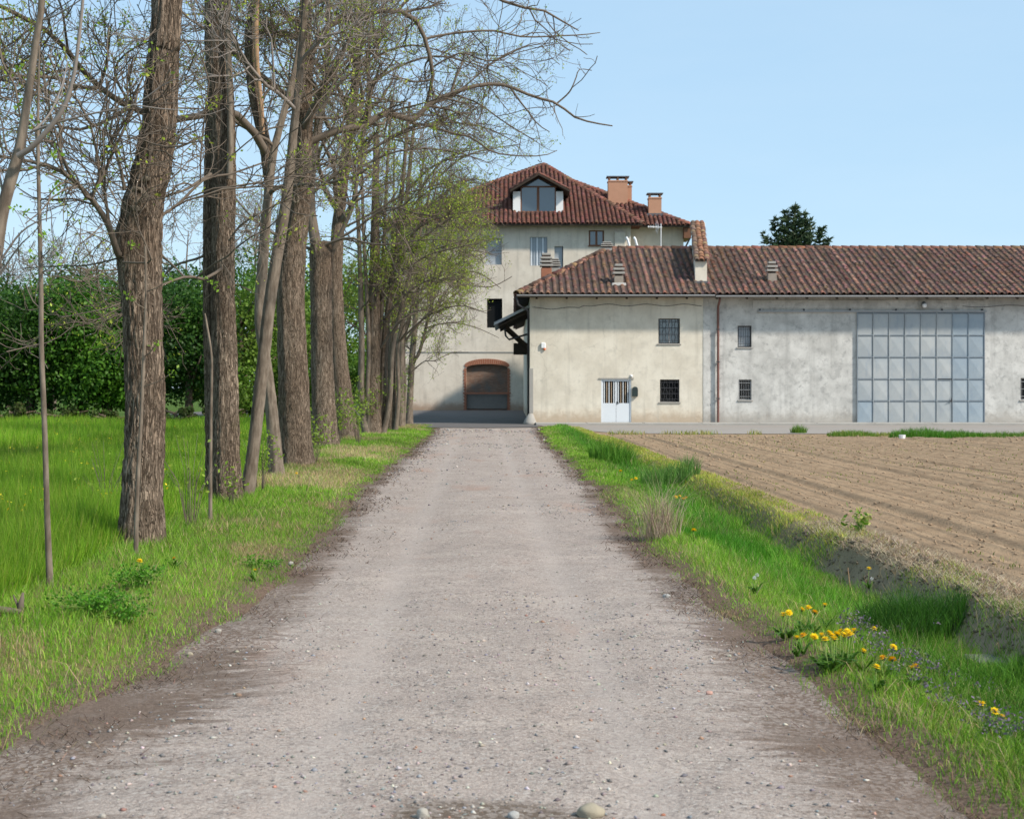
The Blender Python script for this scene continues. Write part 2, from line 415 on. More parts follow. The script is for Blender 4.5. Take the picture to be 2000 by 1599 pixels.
def soil(name, a, b, sc=4):
    k = NT(name, .98, .05); n, n2 = k.noise(sc, 6, .7), k.noise(40, 4, .7)
    k.color(k.mix(k.math('MULTIPLY', k.math('ADD', k.ramp(n, .3, .7), n2), .5), a, b)).bump(n2, .6, .02); return k.m
k = NT('ploughed_soil', .98, .05); xyz = k.xyz()
uu = k.math('ADD', xyz[0], k.math('MULTIPLY', xyz[1], .0234))
n, n2, n3 = k.noise(1.7, 6, .7), k.noise(40, 4, .7), k.noise(1.0, 4, .6, k.mapped((5.5, .35, 1), (0, 0, -.0234)))
rows = k.math('SINE', k.math('MULTIPLY', k.math('ADD', uu, k.math('MULTIPLY', n3, .06)), 2 * math.pi / .185))
c = k.mix(k.math('MULTIPLY', k.math('ADD', k.ramp(n, .3, .7), n2), .5), (.255, .172, .106), (.47, .332, .212))
c = k.mix(k.math('MULTIPLY', k.ramp(n3, .52, .72), .45), c, (.20, .142, .095))
k.color(c)
k.bump(k.math('ADD', k.math('MULTIPLY', rows, .30), k.math('ADD', n2, k.math('MULTIPLY', k.noise(9, 5, .7), 1.4))), .9, .035); M['field'] = k.m
k = NT('thatchy_soil', .98, .05); n, n2 = k.noise(3, 6, .7), k.noise(45, 4, .7)
c = k.mix(k.math('MULTIPLY', k.math('ADD', k.ramp(n, .3, .7), n2), .5), (.10, .095, .03), (.22, .19, .08))
sp_ = k.n.new("ShaderNodeSeparateColor"); k.lk(k.attr(), sp_.inputs[0])
drt = k.mix(k.ramp(n2, .3, .7), (.085, .053, .038), (.21, .148, .108))
c = k.mix(k.math('SUBTRACT', 1.0, k.ramp(k.math('ADD', sp_.outputs[0], k.math('MULTIPLY', k.math('SUBTRACT', n, .5), .5)), .18, .45)), c, drt)
c = k.mix(k.math('MULTIPLY', sp_.outputs[1], .85), c, k.mix(n, (.17, .13, .09), (.40, .315, .225)))
k.color(c).bump(n2, .6, .02); M['verge'] = k.m
M['bank'] = soil('dry_bank', (.13, .10, .07), (.30, .24, .17), 4)
M['meadow'] = soil('meadow_soil', (.05, .085, .018), (.09, .15, .025), 2)
M['clod'] = soil('soil_clod', (.26, .18, .115), (.46, .33, .22), 6)
k = NT('asphalt', .95, .12); n, n2 = k.noise(.6, 5), k.noise(60, 3)
k.color(k.mix(k.math('MULTIPLY', k.math('ADD', n, n2), .5), (.075, .07, .07), (.19, .175, .168))).bump(n2, .4, .01); M['asphalt'] = k.m
k = NT('pale_lane', .95, .12); n, n2 = k.noise(.5, 5), k.noise(30, 3)
k.color(k.mix(k.math('MULTIPLY', k.math('ADD', n, n2), .5), (.25, .22, .195), (.36, .32, .285))).bump(n2, .3, .01); M['lane'] = k.m

# ------------------------------------------------------------------ the lie of the land
_Y = np.array([-40, 4, 7, 9, 11, 16, 23, 40, 55, 62, 80])
_UL = np.array([-2.6, -2.55, -2.3, -1.98, -1.74, -1.70, -1.98, -1.80, -1.78, -2.0, -2.0])
_UR = np.array([1.95, 1.95, 1.92, 1.90, 1.80, 1.82, 1.98, 2.15, 2.35, 2.7, 2.9])
def uL(Y): return np.interp(Y, _Y, _UL) + .06 * fbm(np.asarray(Y) * .8, 0 * np.asarray(Y), None, 3, 4)
def uR(Y): return np.interp(Y, _Y, _UR) + .06 * fbm(np.asarray(Y) * .8, 0 * np.asarray(Y) + 9, None, 4, 4)
U_MEADOW, U_FIELD = -4.5, 4.12
def height(u, Y, fine=True):
    u, Y = np.asarray(u, float), np.asarray(Y, float)
    far = 1 - sstep(46, 52.0, Y)
    # road: two faint wheel tracks and worn patches
    road = .03 * (1 - np.clip(np.abs(u) / 2, 0, 1) ** 2) - .018 * np.exp(-((np.abs(u) - .72) / .28) ** 2)
    road = road + .020 * fbm(u * 1.0, Y * .7, None, 21) + .006 * fbm(u * 4, Y * 3, None, 22) - .025
    l, r = uL(Y), uR(Y)
    left = sstep(0, .9, l - u) * .11 - sstep(l * 0 - 3.7, l * 0 - 5.6, u) * .20 + .035 * fbm(u * .9, Y * .5, None, 31)
    w = np.clip((u - r) / (U_FIELD - r), 0, 1)
    dep = .32 * (1 - .55 * sstep(14, 34, Y))
    nearf = 1 - sstep(13, 22, Y)
    right = .035 * sstep(0, .12, w) - dep * sstep(.08, .68, w) * (1 - sstep(.80, .97, w)) + .035 * nearf * fbm(u * 3.2, Y * 2.6, None, 44) * sstep(.72, .82, w) + .035 * fbm(u * 1.3, Y * .6, None, 41) * sstep(0, .2, w)
    ph = (u + .025 * fbm(u * .25, Y * .08, None, 52)) * 2 * np.pi / .74
    q_ = (u + .03 * fbm(u * .3, Y * .05, None, 52)) / .93; fr_ = q_ - np.round(q_ + .22 * _h(np.round(q_), np.round(q_) * 0, np.round(q_) * 0, 9) * 0); amp_ = .6 + .4 * _h(np.round(q_), np.round(q_) * 0, np.round(q_) * 0, 8)
    field = .035 - .10 * amp_ * np.exp(-(fr_ / .13) ** 2) + .03 * np.exp(-((np.abs(fr_) - .27) / .1) ** 2) + .014 * np.sin(ph * .41) + .012 * np.sin(ph * 2.07 + 1) + .020 * fbm(u * .3, Y * .1, None, 51) + .012 * vn(u * 2.6, Y * .22, None, 56)
    if fine: field = field + .008 * fbm(u * 6, Y * 2.2, None, 55, 2)
    field = field * 1.0
    z = np.where(u < l, road * np.exp(-np.clip(l - u, 0, 9) * 3) + left, np.where(u > r, road * np.exp(-np.clip(u - r, 0, 9) * 3) + np.where(u < U_FIELD, right, right * np.exp(-np.clip(u - U_FIELD, 0, 9) * 2) * 0 + field), road))
    bl = sstep(U_FIELD - .25, U_FIELD + .25, u)
    z = np.where((u > U_FIELD - .25) & (u < U_FIELD + .25), (1 - bl) * right + bl * field, z)
    return z * far - .012 * (1 - far)
def gz(X, Y): return float(height(np.array([X - axis(Y)]), np.array([float(Y)]), False)[0])
def gpt(px, py, lift=0.0):
    """ground point seen at a photo pixel (solve for the height field)"""
    Y = F * (EYE - lift) / (py - HZ)
    for _ in range(6):
        z = gz(PX(px, Y), Y) + lift
        Y = F * (EYE - z) / (py - HZ)
    return PX(px, Y), Y, gz(PX(px, Y), Y)

YS = np.concatenate((np.linspace(-40, 3.5, 14), np.geomspace(4, 66, 440)))
def strip(name, ucols, mat, fine=True, colf=None):
    """ucols: function Y -> (ncol,) array or constant array"""
    U = np.array([ucols(y) for y in YS]) if callable(ucols) else np.repeat(np.asarray(ucols)[None, :], len(YS), 0)
    Yg = np.repeat(YS[:, None], U.shape[1], 1)
    Z = height(U, Yg, fine)
    V = np.stack((U + axis(Yg), Yg, Z), -1).reshape(-1, 3)
    n, m = U.shape
    i = (np.arange(n - 1)[:, None] * m + np.arange(m - 1)[None, :]).ravel()
    me = mesh_np(name, V, [np.stack((i, i + 1, i + m + 1, i + m), 1)], mat, colf(U, Yg).reshape(-1, 3) if colf else None, True)
    return tag(link(name, me), kind='structure')
ULY, URY = dict(zip(YS, uL(YS))), dict(zip(YS, uR(YS)))
def road_mask(U, Yg):
    d = np.minimum((U - uL(Yg)) * (.95 - .58 * (1 - sstep(7, 15, Yg))), (uR(Yg) - U) * (.95 - .38 * (1 - sstep(7, 14, Yg))))
    px_, py_ = 1000 + (U + axis(Yg)) / Yg * F, HZ + EYE / Yg * F
    wet = np.where(Yg > 4, np.exp(-((U - .05) / .55) ** 2 - ((Yg - 5.55) / .36) ** 2), 0)
    return np.stack((np.clip(d, 0, 1), wet, .5 + .5 * fbm(U * .55, Yg * 1.1, None, 23)), -1)
def verge_mask(U, Yg):
    d = np.where(U < 0, uL(Yg) - U, U - uR(Yg)); w_ = (U - uR(Yg)) / (U_FIELD - uR(Yg))
    bank = np.where(U > 0, sstep(.76, .84, w_) * (1 - .6 * sstep(12, 20, Yg)), 0)
    return np.stack((np.clip(d, 0, 1), bank, 0 * d), -1)
strip('gravel_road', lambda y: np.linspace(ULY[y], URY[y], 48), M['gravel'], True, road_mask)
strip('left_verge', lambda y: np.linspace(U_MEADOW, ULY[y], 24), M['verge'], True, verge_mask)
strip('right_verge', lambda y: np.linspace(URY[y], U_FIELD, 24), M['verge'], True, verge_mask)
strip('ploughed_field', np.concatenate((np.linspace(U_FIELD, 24, 185), np.geomspace(27, 400, 14))), M['field'])
strip('meadow', np.concatenate((-np.geomspace(400, 8, 20), np.linspace(-7.5, U_MEADOW, 8))), M['meadow'], False)
g = MB(); g.add([(-900, 66, -.012), (900, 66, -.012), (900, 2500, -.012), (-900, 2500, -.012)], [(0, 1, 2, 3)])
tag(g.build('ground', M['meadow']), kind='structure')
def sheet(name, pts, z, mat):
    m = MB(); m.add([(x, y, z) for x, y in pts], [tuple(range(len(pts)))])
    return tag(m.build(name, mat), kind='structure')
YB = 66.0                                  # the barn's front wall
sheet('paved_lane', [(1.5, 62.2), (2.6, 57.5), (3.95, 53.0), (8, 52.4), (20, 52.6), (300, 52.0), (300, 64.2), (1.2, 64.2)], .004, M['lane'])
sheet('paved_yard', [(-6.2, 66.5), (-5.2, 63.2), (-3.9, 60.8), (-1, 60.2), (1.1, 61.2), (1.2, 64.2), (1.2, 66.2), (1.2, 106.9), (-22, 106.9), (-22, 90), (-9, 76)], .010, M['asphalt'])

# ------------------------------------------------------------------ roof tiles
def tile_template(r0, r1, L, seg=5, lift=.025):
    V = []
    for t, r, dz in ((-.03, r0, lift), (L, r1, 0.0)):
        for i in range(seg + 1):
            a = math.pi * i / seg
            V.append((-math.cos(a) * r, t, math.sin(a) * r * .92 + dz))
    fs = [(i, i + 1, seg + 2 + i, seg + 1 + i) for i in range(seg)]
    b = len(V)                              # thickness at the lower end
    for i in range(seg + 1):
        a = math.pi * i / seg
        V.append((-math.cos(a) * (r0 - .022), -.03, math.sin(a) * (r0 - .022) * .92 + lift))
    fs += [(i + 1, i, b + i, b + i + 1) for i in range(seg)]
    return np.array(V), np.array(fs)
def terracotta(n, base, dark, p_dark=.3):
    c = np.array(base)[None, :] * (1 + .13 * RNG.standard_normal((n, 1))).clip(.5, 1.6) * (1 + .08 * RNG.standard_normal((n, 3)))
    d = RNG.random(n) < p_dark
    c[d] = .5 * c[d] + .5 * np.array(dark)[None, :] * (1 + .3 * RNG.standard_normal((d.sum(), 1))).clip(.4, 1.7)
    return c.clip(.01, .9)
def tile_slots(O, r, s, nrm, width, length, pitch, expo, keep):
    """centres and frames of the tiles of a roof plane; keep(x, t) filters"""
    out = []
    nc, nr = int(width / pitch), int(length / expo)
    for i in range(nc):
        xw = (i + .5) * pitch
        for j in range(nr):
            t = j * expo
            if keep(xw, t): out.append((xw, t))
    return np.array(out)
def tiles_mesh(name, slots, O, r, s, nrm, tmpl, cols, mat, jit=.008):
    TV, TF = tmpl
    n = len(slots)
    j = RNG.standard_normal((n, 3)) * jit
    rot = RNG.standard_normal(n) * .02
    X = TV[None, :, 0] * np.cos(rot)[:, None] - TV[None, :, 1] * np.sin(rot)[:, None] + slots[:, 0:1] + j[:, 0:1]
    T = TV[None, :, 0] * np.sin(rot)[:, None] + TV[None, :, 1] * np.cos(rot)[:, None] + slots[:, 1:2] + j[:, 1:2]
    N = TV[None, :, 2] + np.abs(j[:, 2:3]) + np.zeros((n, 1))
    V = O + X[..., None] * r + T[..., None] * s + N[..., None] * nrm
    f = (TF[None] + (np.arange(n) * len(TV))[:, None, None]).reshape(-1, 4)
    return mesh_np(name, V.reshape(-1, 3), [f], mat, np.repeat(cols, len(TV), 0), True)
def ridge_caps(name, a, b, rad, L, mat, parent, cols_base, drop=0.0):
    """row of half-round caps from a to b (one joined row)"""
    a, b = np.array(a, float), np.array(b, float)
    d = b - a; Ln = np.linalg.norm(d); s = d / Ln
    r = np.cross(s, (0, 0, 1)); r /= np.linalg.norm(r); nrm = np.cross(r, s)
    n = int(Ln / L)
    slots = np.stack((np.zeros(n), np.arange(n) * (Ln / n)), 1)
    me = tiles_mesh(name, slots, a, r, s, nrm, tile_template(rad, rad * .85, L * 1.12), terracotta(n, cols_base, (.09, .07, .055), .3), mat)
    return tag(link(name, me, parent), kind='stuff')

# ------------------------------------------------------------------ barn
TERRA, GRIME = (.235, .128, .098), (.13, .098, .082)
barn = empty('barn', (12, YB, 0), 'long low farm barn of cream and grey plaster under a weathered clay tile roof', 'barn')
XW = PX(1035, YB)                          # west corner
X_SPLIT = PX(1374, YB)
X_E = 48.0
ZT = PZ(580, YB)
def wx(px): return PX(px, YB)
def wz(py): return PZ(py, YB)
# openings (photo pixels): x0, x1, top, bottom
ops_l = [(1286, 1328, 622, 671), (1289, 1327, 741, 785), (1174, 1233, 740, 827)]
ops_r = [(1441, 1468, 636, 678), (1443, 1468, 741, 781), (1994, 2021, 738, 781), (2110, 2150, 640, 690)]
def hole(o): return rect(wx(o[0]), wx(o[1]), wz(o[3]), wz(o[2]))
holed_wall('wall', rect(XW, X_SPLIT, -.05, ZT), [hole(o) for o in ops_l], YB, .28, M['cream'], barn)
holed_wall('wall', rect(X_SPLIT, X_E, -.05, ZT), [hole(o) for o in ops_r], YB + .03, .28, M['grey_plaster'], barn)
m = MB(); m.box(XW, XW + .3, YB + .003, 103, -.05, ZT); m.build('side_wall', M['cream'], barn)
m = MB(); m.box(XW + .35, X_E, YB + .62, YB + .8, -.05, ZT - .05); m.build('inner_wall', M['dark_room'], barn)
m = MB(); m.box(X_E - .3, X_E - .02, YB + .85, YB + 13, 0, ZT); m.box(13.3, X_E - .35, YB + 12.7, YB + 13, 0, ZT); m.build('rear_wall', M['grey_plaster'], barn)

def barred_window(o, nv, nh, pane_mat, parent, wavy=False, sill=True, y=YB, curtain=False, pale=False):
    x0, x1, z0, z1 = wx(o[0]), wx(o[1]), wz(o[3]), wz(o[2])
    w = MB()
    fw = .05
    w.box(x0, x0 + fw, y + .16, y + .22, z0, z1).box(x1 - fw, x1, y + .16, y + .22, z0, z1)
    w.box(x0 + fw, x1 - fw, y + .16, y + .22, z1 - fw, z1).box(x0 + fw, x1 - fw, y + .16, y + .22, z0, z0 + fw)
    win = w.build('window', M['zinc'] if pale else M['iron'], parent)
    p = MB(); p.box(x0 + fw, x1 - fw, y + .185, y + .195, z0 + fw, z1 - fw); p.build('pane', pane_mat, win)
    if curtain:
        c = MB(); c.box(x0 + .45 * (x1 - x0), x1 - fw, y + .23, y + .25, z0 + .35 * (z1 - z0), z1 - fw); c.build('curtain', M['shutter'], win)
        p = MB(); p.box(x0 + .48 * (x1 - x0), x0 + .55 * (x1 - x0), y + .17, y + .183, z0 + fw, z1 - fw); p.build('mullion', M['zinc'], win)
    for i in range(nv):
        x = x0 + (i + .5) / nv * (x1 - x0)
        b = MB()
        if wavy:
            pts = []
            for q in range(25):
                tt = q / 24
                pts.append((x + .022 * math.sin(tt * math.pi * 6 + (i % 2) * math.pi), y + .05, z0 + .005 + tt * (z1 - z0 - .01)))
            b.tube(pts, .009, 4)
        else:
            b.tube([(x, y + .05, z0 + .005), (x, y + .05, z1 - .005)], .009, 5)
        b.build('bar', M['iron'] if not pale else M['zinc'], win)
    for i in range(nh):
        z = z0 + (i + .5) / nh * (z1 - z0)
        b = MB(); b.box(x0 + .004, x1 - .004, y + .032, y + .040, z - .011, z + .011); b.build('bar', M['iron'] if not pale else M['zinc'], win)
    if sill:
        s_ = MB(); s_.box(x0 - .06, x1 + .06, y - .05, y + .1, z0 - .06, z0 - .003); s_.build('sill', M['concrete'], win, .008)
    return win
barred_window(ops_l[0], 7, 4, M['glass'], barn, True, curtain=True)
barred_window(ops_l[1], 7, 4, M['dark_room'], barn, True)
YR = YB + .03
barred_window(ops_r[0], 6, 3, M['shutter'], barn, False, y=YR)
barred_window(ops_r[1], 6, 3, M['dark_room'], barn, False, y=YR, pale=True)
barred_window(ops_r[2], 5, 3, M['dark_room'], barn, False, y=YR, pale=True)
barred_window(ops_r[3], 6, 3, M['dark_room'], barn, False, y=YR)
# white double door with slatted tops
x0, x1, z0, z1 = wx(1174), wx(1233), wz(827), wz(740)
d = MB(); d.box(x0, x0 + .05, YB + .02, YB + .1, 0, z1).box(x1 - .05, x1, YB + .02, YB + .1, 0, z1).box(x0 + .05, x1 - .05, YB + .02, YB + .1, z1 - .05, z1)
door = d.build('door', M['door_white'], barn); door['label'] = 'white metal double door with slatted upper halves'
xm = (x0 + x1) / 2
for a, b_ in ((x0 + .055, xm - .006), (xm + .006, x1 - .055)):
    zb, zt = .03, z1 - .055; zs = z1 - 1.12
    lf = MB(); lf.box(a, b_, YB + .05, YB + .09, zb, zs)
    lf.box(a, a + .05, YB + .05, YB + .09, zs, zt).box(b_ - .05, b_, YB + .05, YB + .09, zs, zt).box(a + .05, b_ - .05, YB + .05, YB + .09, zt - .05, zt)
    lf.build('door_leaf', M['door_white'], door)
    gl = MB(); gl.box(a + .05, b_ - .05, YB + .08, YB + .085, zs, zt - .05); gl.build('pane', M['dark_room'], door)
    for i in range(5):
        x = a + .05 + (i + .5) / 5 * (b_ - a - .1)
        s_ = MB(); s_.box(x - .019, x + .019, YB + .055, YB + .078, zs, zt - .05); s_.build('slat', M['mulch'] if i % 2 else M['door_white'], door)
h_ = MB(); h_.bar((xm + .05, YB + .03, .98), (xm + .16, YB + .03, 1.0), .02).box(xm + .03, xm + .06, YB + .035, YB + .05, .92, 1.06); h_.build('handle', M['iron'], door)
l_ = MB(); l_.box(x0 - .10, x1 + .12, YB - .045, YB - .003, z1 + .002, z1 + .05); l_.build('lintel', M['concrete'], door)

# big sliding gate of pyramid-pressed panels
gx0, gx1, gz0, gz1 = wx(1674), wx(1922), .03, wz(610)
YG = YB - .07
gobj = MB().box(gx0, gx1, YG + .05, YG + .10, gz0, gz1).build('gate', M['gate_frame'], barn)
gobj['label'] = 'large grey blue sliding gate of pressed metal panels'
cols_g, rows_g = 8, 5
cw, rh = (gx1 - gx0) / cols_g, (gz1 - gz0 - .1) / rows_g
def panel_mesh(mat, sgn):
    w2, h2 = cw / 2 - .030, rh / 2 - .022
    mm = MB()
    d_ = .035 * sgn
    ring = [(-w2, 0, -h2), (w2, 0, -h2), (w2, 0, h2), (-w2, 0, h2)]
    mm.add(ring + [(0, -.026, 0)], [(0, 1, 4), (1, 2, 4), (2, 3, 4), (3, 0, 4)])
    rb = [(p[0], .03, p[2]) for p in ring]
    mm.add(ring + rb, [(1, 0, 4, 5), (2, 1, 5, 6), (3, 2, 6, 7), (0, 3, 7, 4)])
    me = bpy.data.meshes.new('pressed_panel'); me.from_pydata(mm.v, [], mm.f); me.materials.append(mat); return me
pm = {0: panel_mesh(M['gate'], 1), 1: panel_mesh(M['gate_blue'], 1)}
for i in range(cols_g):
    for j in range(rows_g):
        link('panel', pm[1 if i >= 6 or (j == 0 and i < 1) else 0], gobj, (gx0 + (i + .5) * cw, YG + .028, gz0 + .05 + (j + .5) * rh))
for i in range(cols_g + 1):
    x = gx0 + i * cw
    MB().box(x - .015, x + .015, YG - .014, YG + .048, gz0 + .003, gz1 - .003).build('stile', M['gate_frame'] if i in (0, 8) else M['gate_blue' if i >= 6 else 'gate'], gobj)
for j in range(rows_g + 1):
    z = gz0 + .05 + j * rh
    MB().box(gx0 + .026, gx1 - .026, YG - .012, YG + .047, z - .013, z + .013).build('rail', M['gate_frame'], gobj)
xd0, xd1 = gx0 + 5 * cw, gx0 + 6 * cw
wk = MB(); zt_ = gz0 + .05 + 2 * rh
wk.box(xd0 + .03, xd1 - .03, YG - .030, YG - .024, zt_ - .012, zt_ + .012).box(xd1 - .034, xd1 - .026, YG - .034, YG - .024, .1, zt_)
wk.build('wicket_edge', M['iron'], gobj)
hd = MB(); hd.bar((xd1 - .05, YG - .06, 1.14), (xd1 - .2, YG - .06, 1.05), .03).box(xd1 - .08, xd1 - .04, YG - .05, YG - .024, 1.06, 1.22); hd.build('handle', M['iron'], gobj)
tr = MB(); tr.box(wx(1480), wx(1926), YG - .03, YG + .13, gz1 + .005, gz1 + .075)
trk_ = tr.build('gate_track', M['zinc'], barn)
for px in (1484, 1570, 1660, 1750, 1840, 1918):
    MB().box(wx(px) - .03, wx(px) + .03, YG + .02, YB + .028, gz1 + .08, gz1 + .16).build('track_bracket', M['iron'], trk_)
MB().box(wx(1470), wx(1925), YB - .012, YB + .027, gz1 + .19, gz1 + .58).build('lintel_band', M['grey_plaster'], barn, .006)
# plinth crack lines and joint strip between the plasters, concrete walk
MB().box(X_SPLIT - .015, X_SPLIT + .30, YB - .018, YB + .002, 0, ZT).build('pilaster_strip', M['grey_plaster'], barn)
# downpipe
dx = wx(1402)
dp = MB(); dp.tube([(dx, YB - .62, wz(583)), (dx, YB - .55, wz(590)), (dx, YB - .14, wz(598)), (dx, YB - .1, wz(606)), (dx, YB - .1, .15), (dx, YB - .1, .06)], [.055] * 6, 10)
dpo = dp.build('downpipe', M['copper_pipe'], barn, 0, True)
for z in (1.2, 2.9, 4.4): MB().box(dx - .075, dx + .075, YB - .17, YB - .02, z - .02, z + .02).build('pipe_clip', M['iron'], dpo)
# roof: planes
YE, ZE, PITCH = YB - .8, PZ(575, YB - .8), .4
RUN = 6.9; YRID, ZRID = YE + RUN, ZE + PITCH * RUN
XEW = PX(1010, YE); XH = PX(1190, YRID)
alpha = math.atan(PITCH); SL = RUN / math.cos(alpha)
roof = MB()
YBK = YRID + RUN; XWR = XH; XWE = 2 * XH - XEW
T = .06
rv = [(XEW, YE, ZE), (X_E + .4, YE, ZE), (X_E + .4, YRID, ZRID), (XH, YRID, ZRID),
      (X_E + .4, YBK, ZE), (XWE, YBK, ZE), (XWR, 104, ZRID), (XEW, 104, ZE), (XWE, 104, ZE), (XWR, YRID + .01, ZRID)]
roof.add(rv, [(0, 1, 2, 3), (2, 4, 5, 3), (0, 3, 6, 7), (3, 5, 8, 6)])
roof_o = roof.build('roof', M['deck'], barn)
# soffit boards and rafters under the front eave
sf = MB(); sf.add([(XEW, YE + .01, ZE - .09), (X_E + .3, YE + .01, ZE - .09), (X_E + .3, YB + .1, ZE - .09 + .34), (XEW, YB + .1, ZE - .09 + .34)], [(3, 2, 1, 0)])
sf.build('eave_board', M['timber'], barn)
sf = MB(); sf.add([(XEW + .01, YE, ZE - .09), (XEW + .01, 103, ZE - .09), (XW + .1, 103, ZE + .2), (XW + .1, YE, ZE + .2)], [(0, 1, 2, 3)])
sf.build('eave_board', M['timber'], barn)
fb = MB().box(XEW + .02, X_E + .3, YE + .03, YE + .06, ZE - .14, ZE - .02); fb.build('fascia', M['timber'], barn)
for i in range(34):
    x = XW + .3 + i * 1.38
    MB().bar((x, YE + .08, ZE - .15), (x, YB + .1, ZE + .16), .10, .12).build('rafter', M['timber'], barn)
# gutter: half round
def gutter(x0, x1, y, z, rad=.085):
    mm = MB(); n = 8
    pts = [(y - math.cos(math.pi * i / n) * rad, z - math.sin(math.pi * i / n) * rad) for i in range(n + 1)]
    pin = [(y - math.cos(math.pi * i / n) * (rad - .008), z - math.sin(math.pi * i / n) * (rad - .008)) for i in range(n, -1, -1)]
    sec = pts + pin; k_ = len(sec)
    mm.add([(x0, *p) for p in sec] + [(x1, *p) for p in sec], [(i, (i + 1) % k_, k_ + (i + 1) % k_, k_ + i) for i in range(k_)])
    return mm.build('gutter', M['zinc'], barn, 0, True)
gutter(XEW - .02, PX(1396, YE), YE - .08, ZE - .02)
gutter(PX(1398, YE), X_E + .4, YE - .085, ZE - .055)
# tiles on the front slope
Of = np.array((XEW, YE - .05, ZE + .005)); rf, sf_, nf = np.array((1., 0, 0)), np.array((0, math.cos(alpha), math.sin(alpha))), np.array((0, -math.sin(alpha), math.cos(alpha)))
PITCHX, EXPO = .315, .33
hipk = (XH - XEW) / SL
slots = tile_slots(Of, rf, sf_, nf, X_E - XEW, SL + .1, PITCHX, EXPO, lambda x, t: x > t * hipk - .05)
cols = terracotta(len(slots), TERRA, GRIME, .22)
colk = (slots[:, 0] / PITCHX).astype(int)
ctone = 1 + .20 * RNG.standard_normal(colk.max() + 1)
cols = cols * ctone[colk][:, None].clip(.55, 1.5)
west = slots[:, 0] < PX(1362, YB) - XEW
cols[west] = cols[west] * .85
tmpl = tile_template(.106, .088, EXPO * 1.14)
# the 300 that show largest (lowest rows within the frame) are single tiles
inview = slots[:, 0] + XEW < 24.0
single = np.zeros(len(slots), bool)
single[np.where(inview & (slots[:, 1] < EXPO * 3.5))[0][:300]] = True
tile_me = []
pal = terracotta(14, TERRA, GRIME, .34)
for c_ in pal:
    Vt = tmpl[0][:, 0:1] * rf + tmpl[0][:, 1:2] * sf_ + tmpl[0][:, 2:3] * nf
    tile_me.append(mesh_np('roof_tile', Vt, [tmpl[1]], M['tile'], np.repeat(c_[None], len(Vt), 0), True))
for x, t in slots[single]:
    p_ = Of + rf * (x + RNG.normal() * .010) + sf_ * (t + RNG.normal() * .012) + nf * abs(RNG.normal() * .006)
    link('roof_tile', random.choice(tile_me), roof_o, p_)
me = tiles_mesh('roof_tiles_upper', slots[~single], Of, rf, sf_, nf, tmpl, cols[~single], M['tile'], .012)
tag(link('roof_tiling', me, roof_o), kind='stuff')
# channel tiles between the covers, concave: one joined sheet of troughs
ch = tile_slots(Of, rf, sf_, nf, X_E - XEW, SL + .1, PITCHX, EXPO, lambda x, t: x > t * hipk + .1)
ch[:, 0] += PITCHX / 2
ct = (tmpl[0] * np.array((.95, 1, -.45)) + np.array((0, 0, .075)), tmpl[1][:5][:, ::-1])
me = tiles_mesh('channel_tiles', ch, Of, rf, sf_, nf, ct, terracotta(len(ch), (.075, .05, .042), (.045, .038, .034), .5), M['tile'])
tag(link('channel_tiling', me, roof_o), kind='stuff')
# west slope tiles (seen only from the side)
sw = np.array((XH - XEW, 0, ZRID - ZE)); LW = np.linalg.norm(sw); sw = sw / LW; rw = np.array((0, -1., 0)); nw = np.cross(rw, sw); nw = nw if nw[2] > 0 else -nw
Ow = np.array((XEW - .05, 104., ZE + .005))
ws = tile_slots(Ow, rw, sw, nw, 104 - YE, LW, .42, .62, lambda x, t: x < (104 - YE) - t / LW * RUN + .1)
me = tiles_mesh('side_tiles', ws, Ow, rw, sw, nw, tile_template(.15, .12, .70), terracotta(len(ws), TERRA, GRIME, .4), M['tile'])
tag(link('side_tiling', me, roof_o), kind='stuff')
ridge_caps('hip_caps', (XEW - .02, YE - .03, ZE + .0), (XH, YRID, ZRID + .0), .19, .42, M['tile'], roof_o, (.27, .15, .10))
ridge_caps('ridge_caps', (XH, YRID, ZRID - .03), (X_E, YRID, ZRID - .01), .19, .45, M['tile'], roof_o, (.30, .14, .09))
# fire wall standing above the roof, tiled on top
fx0, fx1 = PX(1357, YE + 1.7), PX(1380, YE + 1.7)
def roof_z(y): return ZE + (y - YE) * PITCH
yf0, yf1 = YE + 1.55, YRID + .35
zf0, zf1 = roof_z(yf0) + 1.02, roof_z(YRID) + 1.38
fw_ = MB()
gx0_, gx1_ = PX(1351, yf1), PX(1377, yf1)
fw_.add([(fx0, yf0, roof_z(yf0) - .15), (fx1, yf0, roof_z(yf0) - .15), (gx1_, yf1, roof_z(YRID) - .3), (gx0_, yf1, roof_z(YRID) - .3),
         (fx0, yf0, zf0), (fx1, yf0, zf0), (gx1_, yf1, zf1), (gx0_, yf1, zf1)], [(0, 1, 5, 4), (1, 2, 6, 5), (2, 3, 7, 6), (3, 0, 4, 7), (4, 5, 6, 7)])
fwo = fw_.build('fire_wall', M['cream'], barn); fwo['label'] = 'tile capped plastered fire wall rising above the barn roof'
def nrm_(v_): return np.array(v_) / np.linalg.norm(v_)
def cap_row(x, r_, base):
    d_ = np.array((gx0_ - fx0, yf1 - yf0 + .2, zf1 - zf0)); Ln = np.linalg.norm(d_); s_ = d_ / Ln
    n = 16; sl_ = np.stack((np.zeros(n), np.arange(n) * Ln / n - .15), 1)
    return sl_, np.array((x, yf0, zf0 + .05)), s_, nrm_(np.cross((1, 0, 0), s_)), tile_template(r_, r_ * .85, Ln / n * 1.15)
